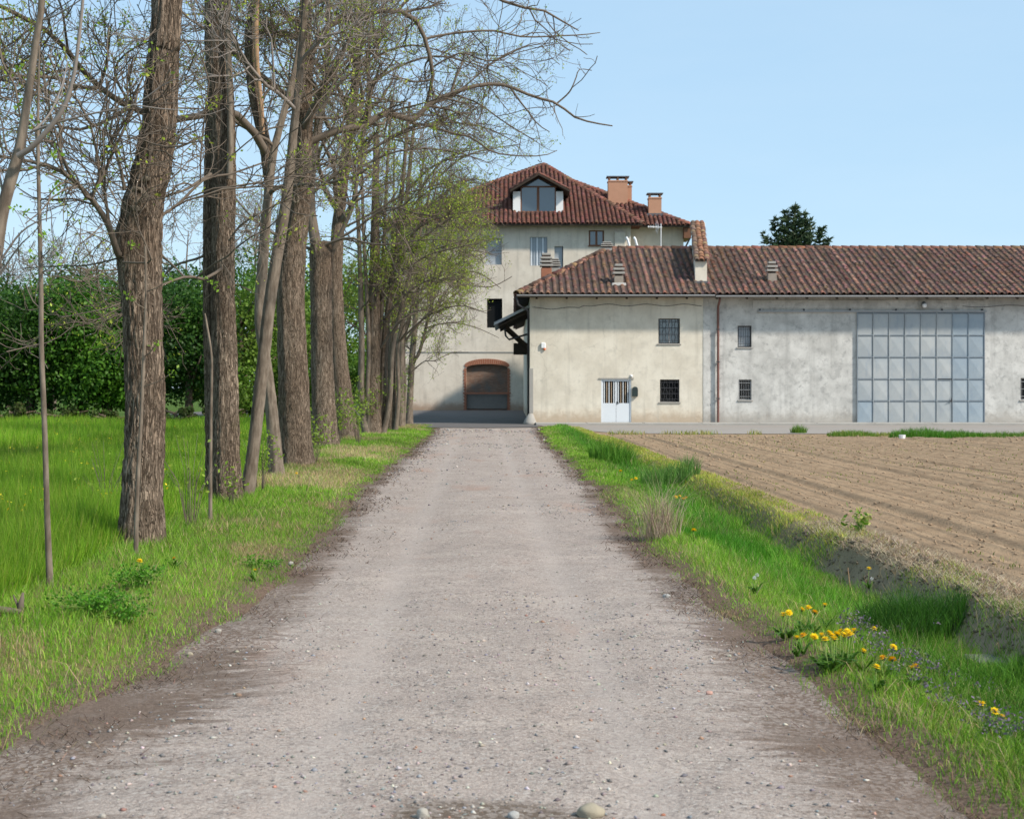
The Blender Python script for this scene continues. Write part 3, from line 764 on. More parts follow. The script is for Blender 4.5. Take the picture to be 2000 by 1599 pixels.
for x, r_, bc in ((fx0 + .06, .15, (.20, .13, .095)), ((fx0 + fx1) / 2 + .02, .16, (.34, .165, .105)), (fx1 - .02, .15, (.27, .15, .10))):
    sl_, O_, s_, n_, tm = cap_row(x, r_, bc)
    cc = terracotta(16, bc, GRIME, .2)
    Vt = tm[0][:, 0:1] * np.array((1., 0, 0)) + tm[0][:, 1:2] * s_ + tm[0][:, 2:3] * n_
    meshes = [mesh_np('cap_tile', Vt, [tm[1]], M['tile'], np.repeat(c_[None], len(Vt), 0), True) for c_ in cc[:5]]
    for q in range(16):
        link('cap_tile', meshes[q % 5], fwo, O_ + s_ * sl_[q, 1] + n_ * abs(RNG.normal() * .012) + np.array((RNG.normal() * .015, 0, 0)))
MB().box(fx0 - .05, fx1 + .02, yf0 - .22, yf0 - .003, roof_z(yf0) - .1, roof_z(yf0) + .09).build('flashing', M['lead'], fwo)

# small louvred chimneys on the barn roof
def louvre_chimney(px, py0, py1, Yc, w, base_mat, n_l, body_mat, foot=False):
    x = PX(px, Yc); zb, zt = PZ(py1, Yc), PZ(py0, Yc)
    hb = (zt - zb) * (.42 if n_l else .9)
    c_ = MB().box(x - w / 2, x + w / 2, Yc - w / 2, Yc + w / 2, zb - .25, zb + hb).build('chimney', body_mat, roof_o, .01)
    zz = zb + hb
    st = (zt - zz) / max(n_l, 1)
    for i in range(n_l):
        ww = w / 2 + .06 - i * .015 if i < n_l - 1 else w / 2 - .03
        MB().box(x - ww, x + ww, Yc - ww, Yc + ww, zz + i * st + st * .45, zz + (i + 1) * st).build('cowl_slab', M['concrete'], c_, .01)
        MB().box(x - w / 2 + .05, x + w / 2 - .05, Yc - w / 2 + .05, Yc + w / 2 - .05, zz + i * st + .002, zz + i * st + st * .45 - .002).build('cowl_core', M['deck'], c_)
    if foot: MB().box(x - w / 2 - .12, x + w / 2 + .12, Yc - w / 2 - .12, Yc + w / 2 + .1, zb - .3, zb + .06).build('mortar_foot', M['mortar_base'], c_, .02)
    return c_
brownish = plain('dirty_cement', (.30, .26, .22), .95, .1, .25, 5, .3)
def yat(py):                                # depth on the front roof slope for a pixel row
    return (ZE - PITCH * YE - EYE - HZ / F * 0) / 1.0 if False else (EYE - ZE + PITCH * YE) / (PITCH - (HZ - py) / F)
louvre_chimney(1208, 516, 556, yat(556), .42, None, 3, brownish, True)
louvre_chimney(1507, 511, 551, yat(551), .40, None, 3, brownish, False)
louvre_chimney(1067, 495, 545, yat(540), .50, None, 4, M['brick'])
louvre_chimney(1084, 505, 535, yat(528), .42, None, 4, M['concrete'])
louvre_chimney(1185, 473, 492, yat(492) + .2, .5, None, 3, M['concrete'])
# lean-to canopy on the west wall
cz0, cz1 = PZ(601, 70), PZ(634, 70)
cx0, cx1 = PX(1033, 70), PX(966, 70)
cn = MB()
cn.add([(XW, 67.5, cz0), (cx1, 67.5, cz1), (cx1, 74, cz1), (XW, 74, cz0), (XW, 67.5, cz0 - .14), (cx1, 67.5, cz1 - .14), (cx1, 74, cz1 - .14), (XW, 74, cz0 - .14)],
       [(0, 3, 2, 1), (0, 1, 5, 4), (1, 2, 6, 5), (2, 3, 7, 6), (4, 5, 6, 7)])
can = cn.build('canopy', M['pale_zinc'], barn); can['label'] = 'sheet metal lean-to canopy on the barn side wall'
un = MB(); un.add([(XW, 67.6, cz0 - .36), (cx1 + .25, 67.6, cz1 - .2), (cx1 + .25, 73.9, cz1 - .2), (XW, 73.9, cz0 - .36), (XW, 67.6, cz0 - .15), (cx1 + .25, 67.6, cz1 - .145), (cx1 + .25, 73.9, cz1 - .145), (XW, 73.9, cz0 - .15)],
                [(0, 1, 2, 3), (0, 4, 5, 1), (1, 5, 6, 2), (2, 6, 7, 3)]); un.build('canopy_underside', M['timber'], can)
for y in (68.2, 71, 73.6):
    MB().bar((XW - .02, y, cz1 - 1.15), (cx1 + .55, y, cz1 - .12), .10, .12).build('brace', M['timber'], can)
gt = MB(); gt.tube([(cx1 + .5, 68, cz1 - .2), (cx1 + .55, 68, cz1 - .62), (cx1 + .72, 68, cz1 - .8), (XW - .1, 68, cz1 - .55)], .05, 7); gt.build('canopy_pipe', M['iron'], can, 0, True)
MB().box(XW - .75, XW - .02, 75, 80, cz1 - 1.25, cz1 - .75).build('canopy_beam', M['timber'], can)
# corner downpipe, gutter elbow and buttress stone
cp = MB(); cp.tube([(XEW - .02, YE - .02, ZE - .1), (XEW + .02, YE + .05, ZE - .45), (XW - .1, YE + .45, ZE - .72), (XW - .07, YB + .12, ZE - .95), (XW - .07, YB + .12, .1)], .05, 8)
cp.build('downpipe', M['iron'], barn, 0, True)
MB().box(XW - .035, XW + .16, YB - .02, YB + .4, .5, 2.6).build('corner_guard', M['concrete'], barn, .012)
bs = empty('guard_stone', (XW - .2, YB - .15, 0), 'rounded pale guard stone at the foot of the barn corner', 'stone')
m = MB(); m.tube([(XW - .0, YB - .02, -.05), (XW + .01, YB - .02, .10), (XW + .03, YB, .28), (XW + .06, YB + .02, .44), (XW + .10, YB + .04, .52)], [.34, .30, .22, .14, .03], 14); m.build('stone_body', M['concrete'], bs, 0, True)
# pavement along the wall
walk = MB().box(XW + .25, X_E, 64.2, YB - .002, -.05, .10).build('walkway', M['concrete'], None, .015); tag(walk, kind='structure')
for x in np.arange(3.4, 30, 2.6):
    MB().box(x - .012, x + .012, 64.19, YB - .3, .0985, .1035).build('joint', M['timber'], walk)

# things fixed to the barn wall
mb_ = empty('mailbox', (wx(1240), YB - .1, 1.2), 'small dark mailbox on the wall beside the white door', 'mailbox')
x = wx(1240)
m = MB(); zb, zt = wz(774), wz(760)
sec = [(-.13, zb), (.13, zb), (.13, zt)] + [(.13 * math.cos(a), zt + .12 * math.sin(a)) for a in np.linspace(.3, math.pi - .3, 6)] + [(-.13, zt)]
m.add([(x + p[0], YB - .14, p[1]) for p in sec] + [(x + p[0], YB - .004, p[1]) for p in sec], [tuple(range(len(sec)))] + [tuple(range(len(sec), 2 * len(sec)))[::-1]] + [(i, i + len(sec), (i + 1) % len(sec) + len(sec), (i + 1) % len(sec)) for i in range(len(sec))])
m.build('box_body', M['mailbox'], mb_)
MB().box(x - .08, x + .08, YB - .155, YB - .143, zt - .02, zt + .01).build('slot', M['iron'], mb_)
al = empty('alarm_siren', (wx(1061), YB - .08, wz(676)), 'white alarm siren with an orange lamp high on the cream wall', 'alarm')
x, z = wx(1061), wz(675)
MB().box(x - .11, x + .11, YB - .10, YB - .004, z - .13, z + .14).build('casing', M['plastic_white'], al, .03)
m = MB(); m.tube([(x + .06, YB - .05, z - .20), (x + .06, YB - .05, z - .128)], [.05, .055], 10); m.build('beacon', M['orange_plastic'], al, 0, True)
lp = empty('wall_lamp', (wx(1803), YB - .2, wz(597)), 'round bulkhead lamp under the eave above the grey gate', 'lamp')
x, z = wx(1803), wz(597)
m = MB(); m.tube([(x, YB - .012, z + .12), (x, YB - .1, z + .14)], [.06, .06], 10); m.build('lamp_base', M['iron'], lp)
m = MB(); m.tube([(x, YB - .101, z + .02), (x, YB - .16, z), (x, YB - .24, z)], [.10, .14, .125], 14); m.build('lamp_shade', M['zinc'], lp, 0, True)
m = MB(); m.tube([(x, YB - .243, z), (x, YB - .27, z)], [.118, .07], 14); m.build('lens', M['plastic_white'], lp, 0, True)
dl = empty('door_lamp', (wx(1233), YB - .06, wz(734)), 'small white lamp above the corner of the white door', 'lamp')
x, z = wx(1233), wz(734)
MB().box(x - .06, x + .06, YB - .03, YB - .003, z - .05, z + .06).build('lamp_base', M['plastic_white'], dl, .008)
m = MB(); m.tube([(x, YB - .032, z), (x, YB - .1, z - .02)], [.055, .04], 10); m.build('lens', M['plastic_white'], dl, 0, True)
cb = MB()
pts = [(wx(1040 + i * 8.25), YB - .03, wz(594 + 4 * math.sin(i * .35) ** 2 + (6 if i < 12 else 0))) for i in range(41)]
cb.tube(pts, .012, 5)
tag(cb.build('wall_cable', M['iron']), 'thin dark cable strung along the top of the cream wall', 'cable')
cb = MB(); cb.tube([(wx(1880 + i * 10), YB - .03, wz(598 + 2 * math.sin(i * .5))) for i in range(16)], .012, 5)
tag(cb.build('wall_cable', M['iron']), 'thin dark cable under the eave right of the grey gate', 'cable')

# ------------------------------------------------------------------ tall house behind
YH = 107.0
house = empty('farmhouse', (0, YH, 0), 'tall pale farmhouse with a glazed dormer in its red tiled hip roof', 'house')
def hx(px, Y=YH): return PX(px, Y)
def hz(py, Y=YH): return PZ(py, Y)
XHL, XHR, ZHT = -9.6, hx(1232), 14.25
ops_h = [(948, 980, 465, 517), (1035, 1069, 463, 519), (1083, 1100, 481, 527), (1150, 1180, 450, 480), (951, 981, 583, 640)]
ax0, ax1, azs, azt, azb = hx(911), hx(991), hz(718), hz(711), -.02
def arch(x0, x1, zs, zt, n=10):
    c = (x0 + x1) / 2; w = (x1 - x0) / 2
    return [(c + w * math.cos(t), zs + (zt - zs) * math.sin(t)) for t in np.linspace(0, math.pi, n)]
arch_loop = [(ax0, azb + .03), (ax1, azb + .03)] + arch(ax0, ax1, azs, azt)
holed_wall('wall', rect(XHL, XHR, -.05, ZHT), [rect(hx(o[0]), hx(o[1]), hz(o[3]), hz(o[2])) for o in ops_h] + [arch_loop], YH, .35, M['house'], house)
MB().box(XHL, XHL + .3, YH + .002, 131, -.05, ZHT).build('side_wall', M['house'], house)
MB().box(XHR - .3, XHR, YH + .36, 109.6, -.05, ZHT).build('side_wall', M['house'], house)
XWG = hx(1335, 109.6)
MB().box(XHR - .29, XWG, 109.6, 109.9, -.05, 14.5).build('wing_wall', M['house'], house)
MB().box(XWG - .3, XWG, 109.902, 129, -.05, 14.5).build('side_wall', M['house'], house)
MB().box(hx(1200), hx(1221), YH - .25, YH - .003, hz(482), hz(453)).build('flue_box', M['house'], house, .02)
# string course lines
MB().box(XHL, hx(1040), YH - .035, YH - .003, hz(689), hz(686.5)).build('string_course', M['concrete'], house)
# windows of the house
def fill(o, mat, name, y): return MB().box(hx(o[0]), hx(o[1]), y, y + .03, hz(o[3]), hz(o[2])).build(name, mat, house)
w1 = fill(ops_h[0], M['shutter'], 'window', YH + .28); w1['label'] = 'window closed by a plain grey shutter'
o = ops_h[1]; w2 = fill(o, M['shutter'], 'window', YH + .16); w2['label'] = 'window closed by a ribbed grey metal shutter'
for i in range(6):
    x = hx(o[0] + (i + .5) * (o[1] - o[0]) / 6); MB().box(x - .05, x + .05, YH + .10, YH + .157, hz(o[3]) + .02, hz(o[2]) - .02).build('rib', M['door_white'] if i % 2 == 0 else M['shutter'], w2)
o = ops_h[2]; w3 = fill(o, M['shutter'], 'narrow_door', YH + .2); MB().box(hx(1098.5), hx(1099.7), YH + .12, YH + .197, hz(o[3]), hz(o[2])).build('jamb', M['iron'], w3)
o = ops_h[3]
w4 = MB().box(hx(o[0]), hx(o[0] + 3), YH + .1, YH + .2, hz(o[3]), hz(o[2])).box(hx(o[1] - 3), hx(o[1]), YH + .1, YH + .2, hz(o[3]), hz(o[2])).box(hx(o[0] + 3), hx(o[1] - 3), YH + .1, YH + .2, hz(o[2] + 2.2), hz(o[2])).box(hx(o[0] + 3), hx(o[1] - 3), YH + .1, YH + .2, hz(o[3]), hz(o[3] - 2.2)).box(hx(1163), hx(1167), YH + .09, YH + .2, hz(o[3] - 2.2), hz(o[2] + 2.2)).build('window', M['brown_wood'], house)
for a, b_ in ((1153, 1163), (1167, 1177)): MB().box(hx(a), hx(b_), YH + .14, YH + .15, hz(477.8), hz(452.2)).build('pane', M['glass'], w4)
MB().box(hx(o[0] - 2), hx(o[1] + 2), YH - .08, YH + .09, hz(o[3] + 1.6), hz(o[3]) - .004).build('sill', M['brown_wood'], w4)
o = ops_h[4]; w5 = fill(o, M['dark_room'], 'window_opening', YH + .33)
# arch: infill, red brick voussoirs and jambs, rail
inf = MB(); n_ = len(arch_loop)
inf.add([(p[0], YH + .30, p[1]) for p in arch_loop], [tuple(range(n_))]); ai = inf.build('arch_infill', M['infill'], house)
ai['label'] = 'old brick infill closing the arched gateway'
MB().box(ax0 + .03, ax1 - .03, YH + .2, YH + .28, hz(798), hz(770)).build('lower_panel', plain('worn_board', (.20, .185, .17), .9, .1, .2, 3), ai)
MB().box(ax0 - .25, ax1 + .25, YH - .12, YH - .05, hz(769.5), hz(766)).build('rail', M['brick'], ai)
ar = MB(); ar.box(ax0 - .001, ax1 + .001, YH - .012, YH - .006, azb - .2, azb - .15); aro = ar.build('brick_arch', M['brick'], house)
nb = 30
c0 = (ax0 + ax1) / 2; w_ = (ax1 - ax0) / 2
for i in range(nb):
    t0, t1 = math.pi * (i + .06) / nb, math.pi * (i + .94) / nb
    q = []
    for t, e in ((t0, 0), (t1, 0), (t1, 1), (t0, 1)):
        q.append((c0 + (w_ + e * .16) * math.cos(t), azs + (azt - azs) * math.sin(t) + e * .40 * (.35 + .65 * math.sin(t)) + .003))
    bk = MB(); dpt = YH - .04 - random.random() * .015
    bk.add([(p[0], dpt, p[1]) for p in q] + [(p[0], YH + .1, p[1]) for p in q], [(0, 1, 2, 3), (1, 0, 4, 5), (2, 1, 5, 6), (3, 2, 6, 7), (0, 3, 7, 4)])
    bk.build('brick', M['brick'], aro)
for sx, xe in ((-1, ax0), (1, ax1)):
    for j in range(26):
        zb = azb + .03 + j * (azs - azb - .05) / 26; hgt_ = (azs - azb - .05) / 26 - .012
        wd = .16 if j % 2 else .22
        MB().box(min(xe, xe + sx * wd), max(xe, xe + sx * wd), YH - .035 - random.random() * .012, YH + .05, zb, zb + hgt_).build('brick', M['brick'], aro)
# roofs of the house
HYE, HZE = 106.0, PZ(437, 106.0)
apex = np.array((PX(1062, 119), 119.0, PZ(321, 119)))
hp = (apex[2] - HZE) / (apex[1] - HYE)
e0, e1 = np.array((PX(742, 106), HYE, HZE)), np.array((PX(1256, 106), HYE, HZE))
hr = MB(); hr.add([e0, e1, (e1[0], 132, HZE), (e0[0], 132, HZE), apex], [(0, 1, 4), (1, 2, 4), (2, 3, 4), (3, 0, 4), (3, 2, 1, 0)])
hroof = hr.build('roof', M['house_deck'], house)
WYE = 108.6; WZE = PZ(440, WYE)
wapx = np.array((PX(1075, 118.9), 118.9, PZ(338, 118.9)))
f1 = np.array((PX(1352, WYE), WYE, WZE)); f0 = np.array((PX(1180, WYE), WYE, WZE))
wr = MB(); wr.add([(1.0, WYE, WZE), f1, (f1[0], 129.2, WZE), (1.0, 129.2, WZE), wapx], [(0, 1, 4), (1, 2, 4), (2, 3, 4), (3, 0, 4), (3, 2, 1, 0)])
wroof = wr.build('wing_roof', M['house_deck'], house)
MB().box(e0[0] + .01, e1[0] - .01, HYE - .02, HYE + .03, HZE - .14, HZE - .003).build('fascia', M['timber'], house)
MB().box(XHR + .01, f1[0] - .01, WYE - .02, WYE + .03, WZE - .14, WZE - .003).build('fascia', M['timber'], house)
def tile_tri(name, a, b, ap, pitch, expo, parent, skip=None):
    a, b, ap = map(np.array, (a, b, ap))
    r_ = np.array((1., 0, 0)); d_ = ap - a; s_ = np.array((0, d_[1], d_[2])); L_ = np.linalg.norm(s_); s_ = s_ / L_
    n_ = np.cross(r_, s_); W = b[0] - a[0]; xa = ap[0] - a[0]
    sl = tile_slots(a, r_, s_, n_, W, L_, pitch, expo, lambda x, t: xa * t / L_ - .1 < x < W - (W - xa) * t / L_ + .05 and not (skip and skip(a[0] + x, t)))
    me = tiles_mesh(name, sl, a + n_ * .01 - s_ * .06, r_, s_, n_, tile_template(pitch * .40, pitch * .34, expo * 1.12, 5, .03), terracotta(len(sl), (.165, .072, .054), (.10, .052, .042), .22), M['house_tile'], .01)
    return tag(link(name, me, parent), kind='stuff')
DYF = 108.3                                 # dormer front
dxl, dxr = PX(1001, DYF), PX(1101, DYF)
tile_tri('roof_tiling', e0, e1, apex, .34, .42, hroof, lambda x, t: dxl + .15 < x < dxr - .15 and 2.3 < t < 6.0)
tile_tri('roof_tiling', f0 - np.array((6, 0, 0)), f1, wapx, .34, .42, wroof)
ridge_caps('hip_caps', e1 + np.array((0, -.02, -.02)), apex + np.array((0, 0, -.02)), .22, .45, M['house_tile'], hroof, (.24, .10, .07))
ridge_caps('hip_caps', e0 + np.array((0, -.02, -.02)), apex + np.array((0, 0, -.02)), .22, .45, M['house_tile'], hroof, (.24, .10, .07))
ridge_caps('hip_caps', f1 + np.array((0, -.02, -.02)), wapx + np.array((0, 0, -.02)), .22, .45, M['house_tile'], wroof, (.24, .10, .07))
# dormer
def d_(px, py, y=DYF): return (PX(px, y), y, PZ(py, y))
dz0 = PZ(417, DYF)
dor = MB().box(PX(1002, DYF), PX(1100, DYF), DYF + .9, DYF + 1.0, dz0, PZ(366, DYF)).build('dormer', M['dark_room'], house); dor['label'] = 'gabled dormer with a wide brown framed window'
for a, b_ in ((1002, 1016.5), (1086, 1100)):
    MB().box(PX(a, DYF), PX(b_, DYF), DYF, DYF + 2.5, dz0, PZ(374, DYF)).build('cheek', M['white'], dor)
fr = MB(); fy0, fy1 = DYF + .08, DYF + .2
X_ = lambda px: PX(px, DYF); Z_ = lambda py: PZ(py, DYF)
for a, b_, t, bt_ in ((1016.5, 1019, 366, 415), (1083.5, 1086, 366, 415), (1048.5, 1053.5, 366, 413)): fr.box(X_(a), X_(b_), fy0, fy1, Z_(bt_), Z_(t))
fr.box(X_(1016.5), X_(1086), fy0 + .003, fy1 - .003, Z_(415), Z_(412.3)); fr.box(X_(1012), X_(1090), fy0 + .003, fy1 - .003, Z_(366), Z_(363))
fr.bar((X_(1011), DYF + .14, Z_(364.5)), (X_(1051), DYF + .14, Z_(346)), .10, .10); fr.bar((X_(1091), DYF + .14, Z_(364.5)), (X_(1051), DYF + .14, Z_(346)), .10, .10)
fr.build('window_frame', M['brown_wood'], dor)
for a, b_ in ((1019, 1048.5), (1053.5, 1083.5)): MB().box(X_(a), X_(b_), fy0 + .05, fy0 + .06, Z_(412.3), Z_(366)).build('pane', M['glass'], dor)
tp = MB(); tp.add([(X_(1014), fy0 + .05, Z_(363)), (X_(1088), fy0 + .05, Z_(363)), (X_(1051), fy0 + .05, Z_(347))], [(0, 1, 2)]); tp.build('pane', M['glass'], dor)
MB().box(X_(1001), X_(1101), DYF - .25, DYF + .05, Z_(419), Z_(416.5)).build('sill', M['lead'], dor)
dr = MB(); yb_ = 116.5; lx, rx_, ap_ = (X_(996), Z_(374)), (X_(1112), Z_(374)), (X_(1052), Z_(341.5))
yf_ = DYF - .9
for (p0, p1) in ((lx, ap_), (rx_, ap_)):
    t = .16
    dr.add([(p0[0], yf_, p0[1]), (p1[0], yf_, p1[1]), (p1[0], yb_, p1[1]), (p0[0], yb_, p0[1]), (p0[0], yf_, p0[1] - t), (p1[0], yf_, p1[1] - t), (p1[0], yb_, p1[1] - t), (p0[0], yb_, p0[1] - t)],
           [(0, 1, 2, 3), (7, 6, 5, 4), (0, 4, 5, 1), (3, 2, 6, 7), (0, 3, 7, 4)])
dr.build('dormer_roof', M['timber'], dor)
for (p0, sgn) in ((lx, 1), (rx_, -1)):
    a = np.array((p0[0], yf_, p0[1] + .02)); v_ = np.array((ap_[0] - p0[0], 0, ap_[1] - p0[1])); L_ = np.linalg.norm(v_); s_ = v_ / L_
    r_ = np.array((0, 1., 0)); n_ = np.cross(r_, s_); n_ = n_ if n_[2] > 0 else -n_
    sl = tile_slots(a, r_, s_, n_, yb_ - yf_, L_, .34, .42, lambda x, t: True)
    tag(link('dormer_tiling', tiles_mesh('dormer_tiles', sl, a, r_, s_, n_, tile_template(.136, .115, .47), terracotta(len(sl), (.165, .072, .054), (.10, .052, .042), .2), M['house_tile']), dor), kind='stuff')
cu = MB(); cu.box(X_(1017.5), X_(1046), DYF + .45, DYF + .47, Z_(412), Z_(398)).box(X_(1056), X_(1083), DYF + .45, DYF + .47, Z_(412), Z_(396)); cu.build('white_blind', M['white'], dor)
# chimneys of the house
def tan_chimney(a, b_, top, bot, Y, w, cap_w, nposts):
    x0, x1 = PX(a, Y), PX(b_, Y)
    c_ = MB().box(x0, x1, Y, Y + w, PZ(bot, Y), PZ(top, Y)).build('chimney', M['stucco_tan'], hroof)
    zt = PZ(top, Y)
    for q in range(nposts):
        xx = x0 + .1 + (x1 - x0 - .2) * q / (nposts - 1)
        MB().box(xx - .07, xx + .07, Y + .05, Y + w - .05, zt + .002, zt + .24).build('cap_post', M['stucco_tan'], c_)
    MB().box(x0 - .12, x1 + .12, Y - .12, Y + w + .12, zt + .243, zt + .32).build('cap_slab', M['lead'], c_)
    MB().box(x0 - .04, x1 + .04, Y - .04, Y + w + .04, zt - .12, zt - .05).build('collar', M['stucco_tan'], c_)
    return c_
tan_chimney(1188, 1226, 352, 410, 112.5, .9, 0, 3)
tan_chimney(1218, 1234, 362, 410, 113.8, .9, 0, 2)
c_ = tan_chimney(1267, 1292, 385, 424, 110.4, .8, 0, 2)
MB().box(PX(1263, 110.4), PX(1295, 110.4), 110.25, 111.3, PZ(423, 110.4), PZ(417, 110.4)).build('flashing', M['lead'], c_)
# eave downpipe elbow at the wing
m = MB(); m.tube([(f1[0] - .1, WYE + .3, WZE - .1), (f1[0] - .1, WYE + .35, WZE - .9), (XWG + .08, WYE + .9, WZE - 1.7), (XWG + .08, WYE + .95, 8)], .07, 8); m.build('downpipe', M['iron'], house, 0, True)
MB().box(XWG - .05, f1[0] - .05, WYE + .2, 112, WZE - .95, WZE - .15).build('eave_bracket', M['brown_wood'], house)
# television antenna on the barn's far slope, two white vent pipes
an = empty('antenna', (PX(1291, 74), 74, ZRID - .5), 'television antenna on a white mast behind the barn ridge', 'antenna')
x = PX(1291, 74)
m = MB(); m.tube([(x, 74, ZRID - .8), (x, 74, PZ(437, 74))], .022, 6); m.build('mast', M['plastic_white'], an)
m = MB(); m.bar((x + .05, 74, PZ(444, 74)), (PX(1264, 74), 73.7, PZ(444, 74)), .03); 
for q in range(7): m.bar((PX(1266 + q * 3.2, 74), 73.72, PZ(444, 74) - .08), (PX(1266 + q * 3.2, 74), 73.72, PZ(444, 74) + .08), .016)
m.build('boom', M['plastic_white'], an)
m = MB()
for s_ in (-1, 1):
    for q in range(3): m.bar((x - .1 - q * .06, 73.9, PZ(444, 74)), (x - .22 - .05 * q, 73.9, PZ(444, 74) + s_ * (.34 - .06 * q)), .015)
m.build('reflector', M['pale_zinc'], an)
for px, lab in ((1226, 'left one of two bent white vent pipes behind the barn ridge'), (1241, 'right one of two bent white vent pipes behind the barn ridge')):
    m = MB(); yv = 75.0
    m.tube([(PX(px + 4, yv), yv, ZRID - 1.4), (PX(px + 3, yv), yv, PZ(479, yv)), (PX(px, yv), yv, PZ(468, yv)), (PX(px - 3, yv), yv, PZ(463, yv))], .06, 8)
    tag(m.build('vent_pipe', M['plastic_white'], None, 0, True), lab, 'pipe', 'bent white vent pipes')

# ------------------------------------------------------------------ trees
def nrm(a): return a / np.maximum(np.linalg.norm(a, axis=-1, keepdims=True), 1e-9)
def tubes(Pn, Rn, sides, V, Fq, base):
    """Pn (n,K,3), Rn (n,K) -> appends rings; returns new base"""
    n, K, _ = Pn.shape
    if n == 0: return base
    T = np.gradient(Pn, axis=1); T = nrm(T)
    ref = np.tile(np.array((.3, .25, .92)), (n, 1)); 
    bad = np.abs((nrm(Pn[:, -1] - Pn[:, 0]) * nrm(ref)).sum(-1)) > .85
    ref[bad] = (1, .1, .05)
    Rv = nrm(ref[:, None, :] - T * (T * ref[:, None, :]).sum(-1, keepdims=True)); Q = np.cross(T, Rv)
    a = np.arange(sides) * 2 * np.pi / sides
    ring = Pn[:, :, None, :] + Rn[:, :, None, None] * (Rv[:, :, None, :] * np.cos(a)[None, None, :, None] + Q[:, :, None, :] * np.sin(a)[None, None, :, None])
    V.append(ring.reshape(-1, 3))
    i = np.arange(n)[:, None, None] * K * sides + np.arange(K - 1)[None, :, None] * sides
    k0, k1 = np.arange(sides)[None, None, :], (np.arange(sides) + 1)[None, None, :] % sides
    f = np.stack((i + k0, i + k1, i + sides + k1, i + sides + k0), -1).reshape(-1, 4) + base
    Fq.append(f)
    return base + n * K * sides
def resample(pts, rads, K):
    """Catmull-Rom resample of a polyline"""
    p = np.array(pts, float); r = np.array(rads, float)
    d = np.concatenate(([0], np.cumsum(np.linalg.norm(np.diff(p, axis=0), axis=1))))
    t = np.linspace(0, d[-1], K)
    i = np.clip(np.searchsorted(d, t, 'right') - 1, 0, len(p) - 2)
    f = ((t - d[i]) / np.maximum(d[i + 1] - d[i], 1e-9))[:, None]
    p0, p1, p2, p3 = p[np.clip(i - 1, 0, None)], p[i], p[i + 1], p[np.clip(i + 2, None, len(p) - 1)]
    q = .5 * ((2 * p1) + (-p0 + p2) * f + (2 * p0 - 5 * p1 + 4 * p2 - p3) * f ** 2 + (-p0 + 3 * p1 - 3 * p2 + p3) * f ** 3)
    return q, np.interp(t, d, r)
_ey = np.array([-400, 0, 70, 150, 240, 275, 300, 330, 380, 450, 600, 690, 740])
_ex = np.array([1060, 1120, 1172, 1165, 1200, 1150, 1095, 1010, 960, 985, 960, 905, 860])
def in_env(p, tol=26, low=735):
    px = 1000 + p[:, 0] / p[:, 1] * F; py = HZ - (p[:, 2] - EYE) / p[:, 1] * F
    lim_ = np.interp(py, _ey, _ex)
    thin = RNG.random(len(p)) < 1 - .35 * np.clip((px - (lim_ - 230)) / 230, 0, 1) * (py < 330)
    return thin & (px < lim_ + RNG.normal(0, tol, len(p))) & (py < low) & (py > -700) & (p[:, 1] > 6)
def grow(Pn, Rn, per, L, ang, up, K, ratio, tip, tmin=.25, jit=.22, env=True, low=735, cap=.05):
    """children along parent curves; per: mean number per parent"""
    n, Kp, _ = Pn.shape
    if n == 0: return np.zeros((0, K, 3)), np.zeros((0, K))
    cnt = RNG.poisson(per, n) if np.isscalar(per) else RNG.poisson(per)
    idx = np.repeat(np.arange(n), cnt); m = len(idx)
    if m == 0: return np.zeros((0, K, 3)), np.zeros((0, K))
    t = tmin + (1 - tmin) * RNG.random(m) ** .8
    g_ = t * (Kp - 1); i = np.clip(g_.astype(int), 0, Kp - 2); f = (g_ - i)[:, None]
    p = Pn[idx, i] * (1 - f) + Pn[idx, i + 1] * f
    r = Rn[idx, i] * (1 - f[:, 0]) + Rn[idx, i + 1] * f[:, 0]
    tan = nrm(Pn[idx, i + 1] - Pn[idx, i])
    a = R(ang) * (1 + .3 * RNG.standard_normal(m)); side = nrm(np.cross(tan, RNG.standard_normal((m, 3))))
    d = nrm(tan * np.cos(a)[:, None] + side * np.sin(a)[:, None])
    plen = np.linalg.norm(np.diff(Pn, axis=1), axis=2).sum(1)[idx]
    Ls = (L[0] + (L[1] - L[0]) * RNG.random(m)) * (1.15 - .55 * t)
    Ls = np.minimum(Ls, plen * .8)
    out = np.zeros((m, K, 3)); out[:, 0] = p
    for k_ in range(1, K):
        d = nrm(d + jit * RNG.standard_normal((m, 3)) + np.array((0, 0, up)) * (k_ / K))
        p = p + d * (Ls / (K - 1))[:, None]; out[:, k_] = p
    r0 = np.minimum(r * ratio, cap)
    rr = r0[:, None] * (1 - np.linspace(0, 1, K)[None, :] ** 1.2) + tip * np.linspace(0, 1, K)[None, :]
    if env:
        ok = in_env(out[:, -1], low=low) & in_env(out[:, K // 2], low=low)
        out, rr = out[ok], rr[ok]
    return out, rr
def leaf_cloud(pos, n_per, size, cols, spread=.05, droop=.0):
    """clusters of small diamond leaves"""
    n = len(pos) * n_per
    if n == 0: return None
    c = np.repeat(pos, n_per, 0) + RNG.standard_normal((n, 3)) * spread
    d = nrm(RNG.standard_normal((n, 3)) + np.array((0, 0, .25 - droop))); s_ = nrm(np.cross(d, RNG.standard_normal((n, 3))))
    sz = size * (.6 + .8 * RNG.random(n))[:, None]
    V = np.stack((c, c + d * sz * .5 + s_ * sz * .28, c + d * sz, c + d * sz * .5 - s_ * sz * .28), 1).reshape(-1, 3)
    ci = RNG.integers(0, len(cols), n); col = np.array(cols)[ci] * (.75 + .5 * RNG.random((n, 1)))
    f = (np.arange(n)[:, None] * 4 + np.arange(4)[None, :])
    return V, f, np.repeat(col, 4, 0)
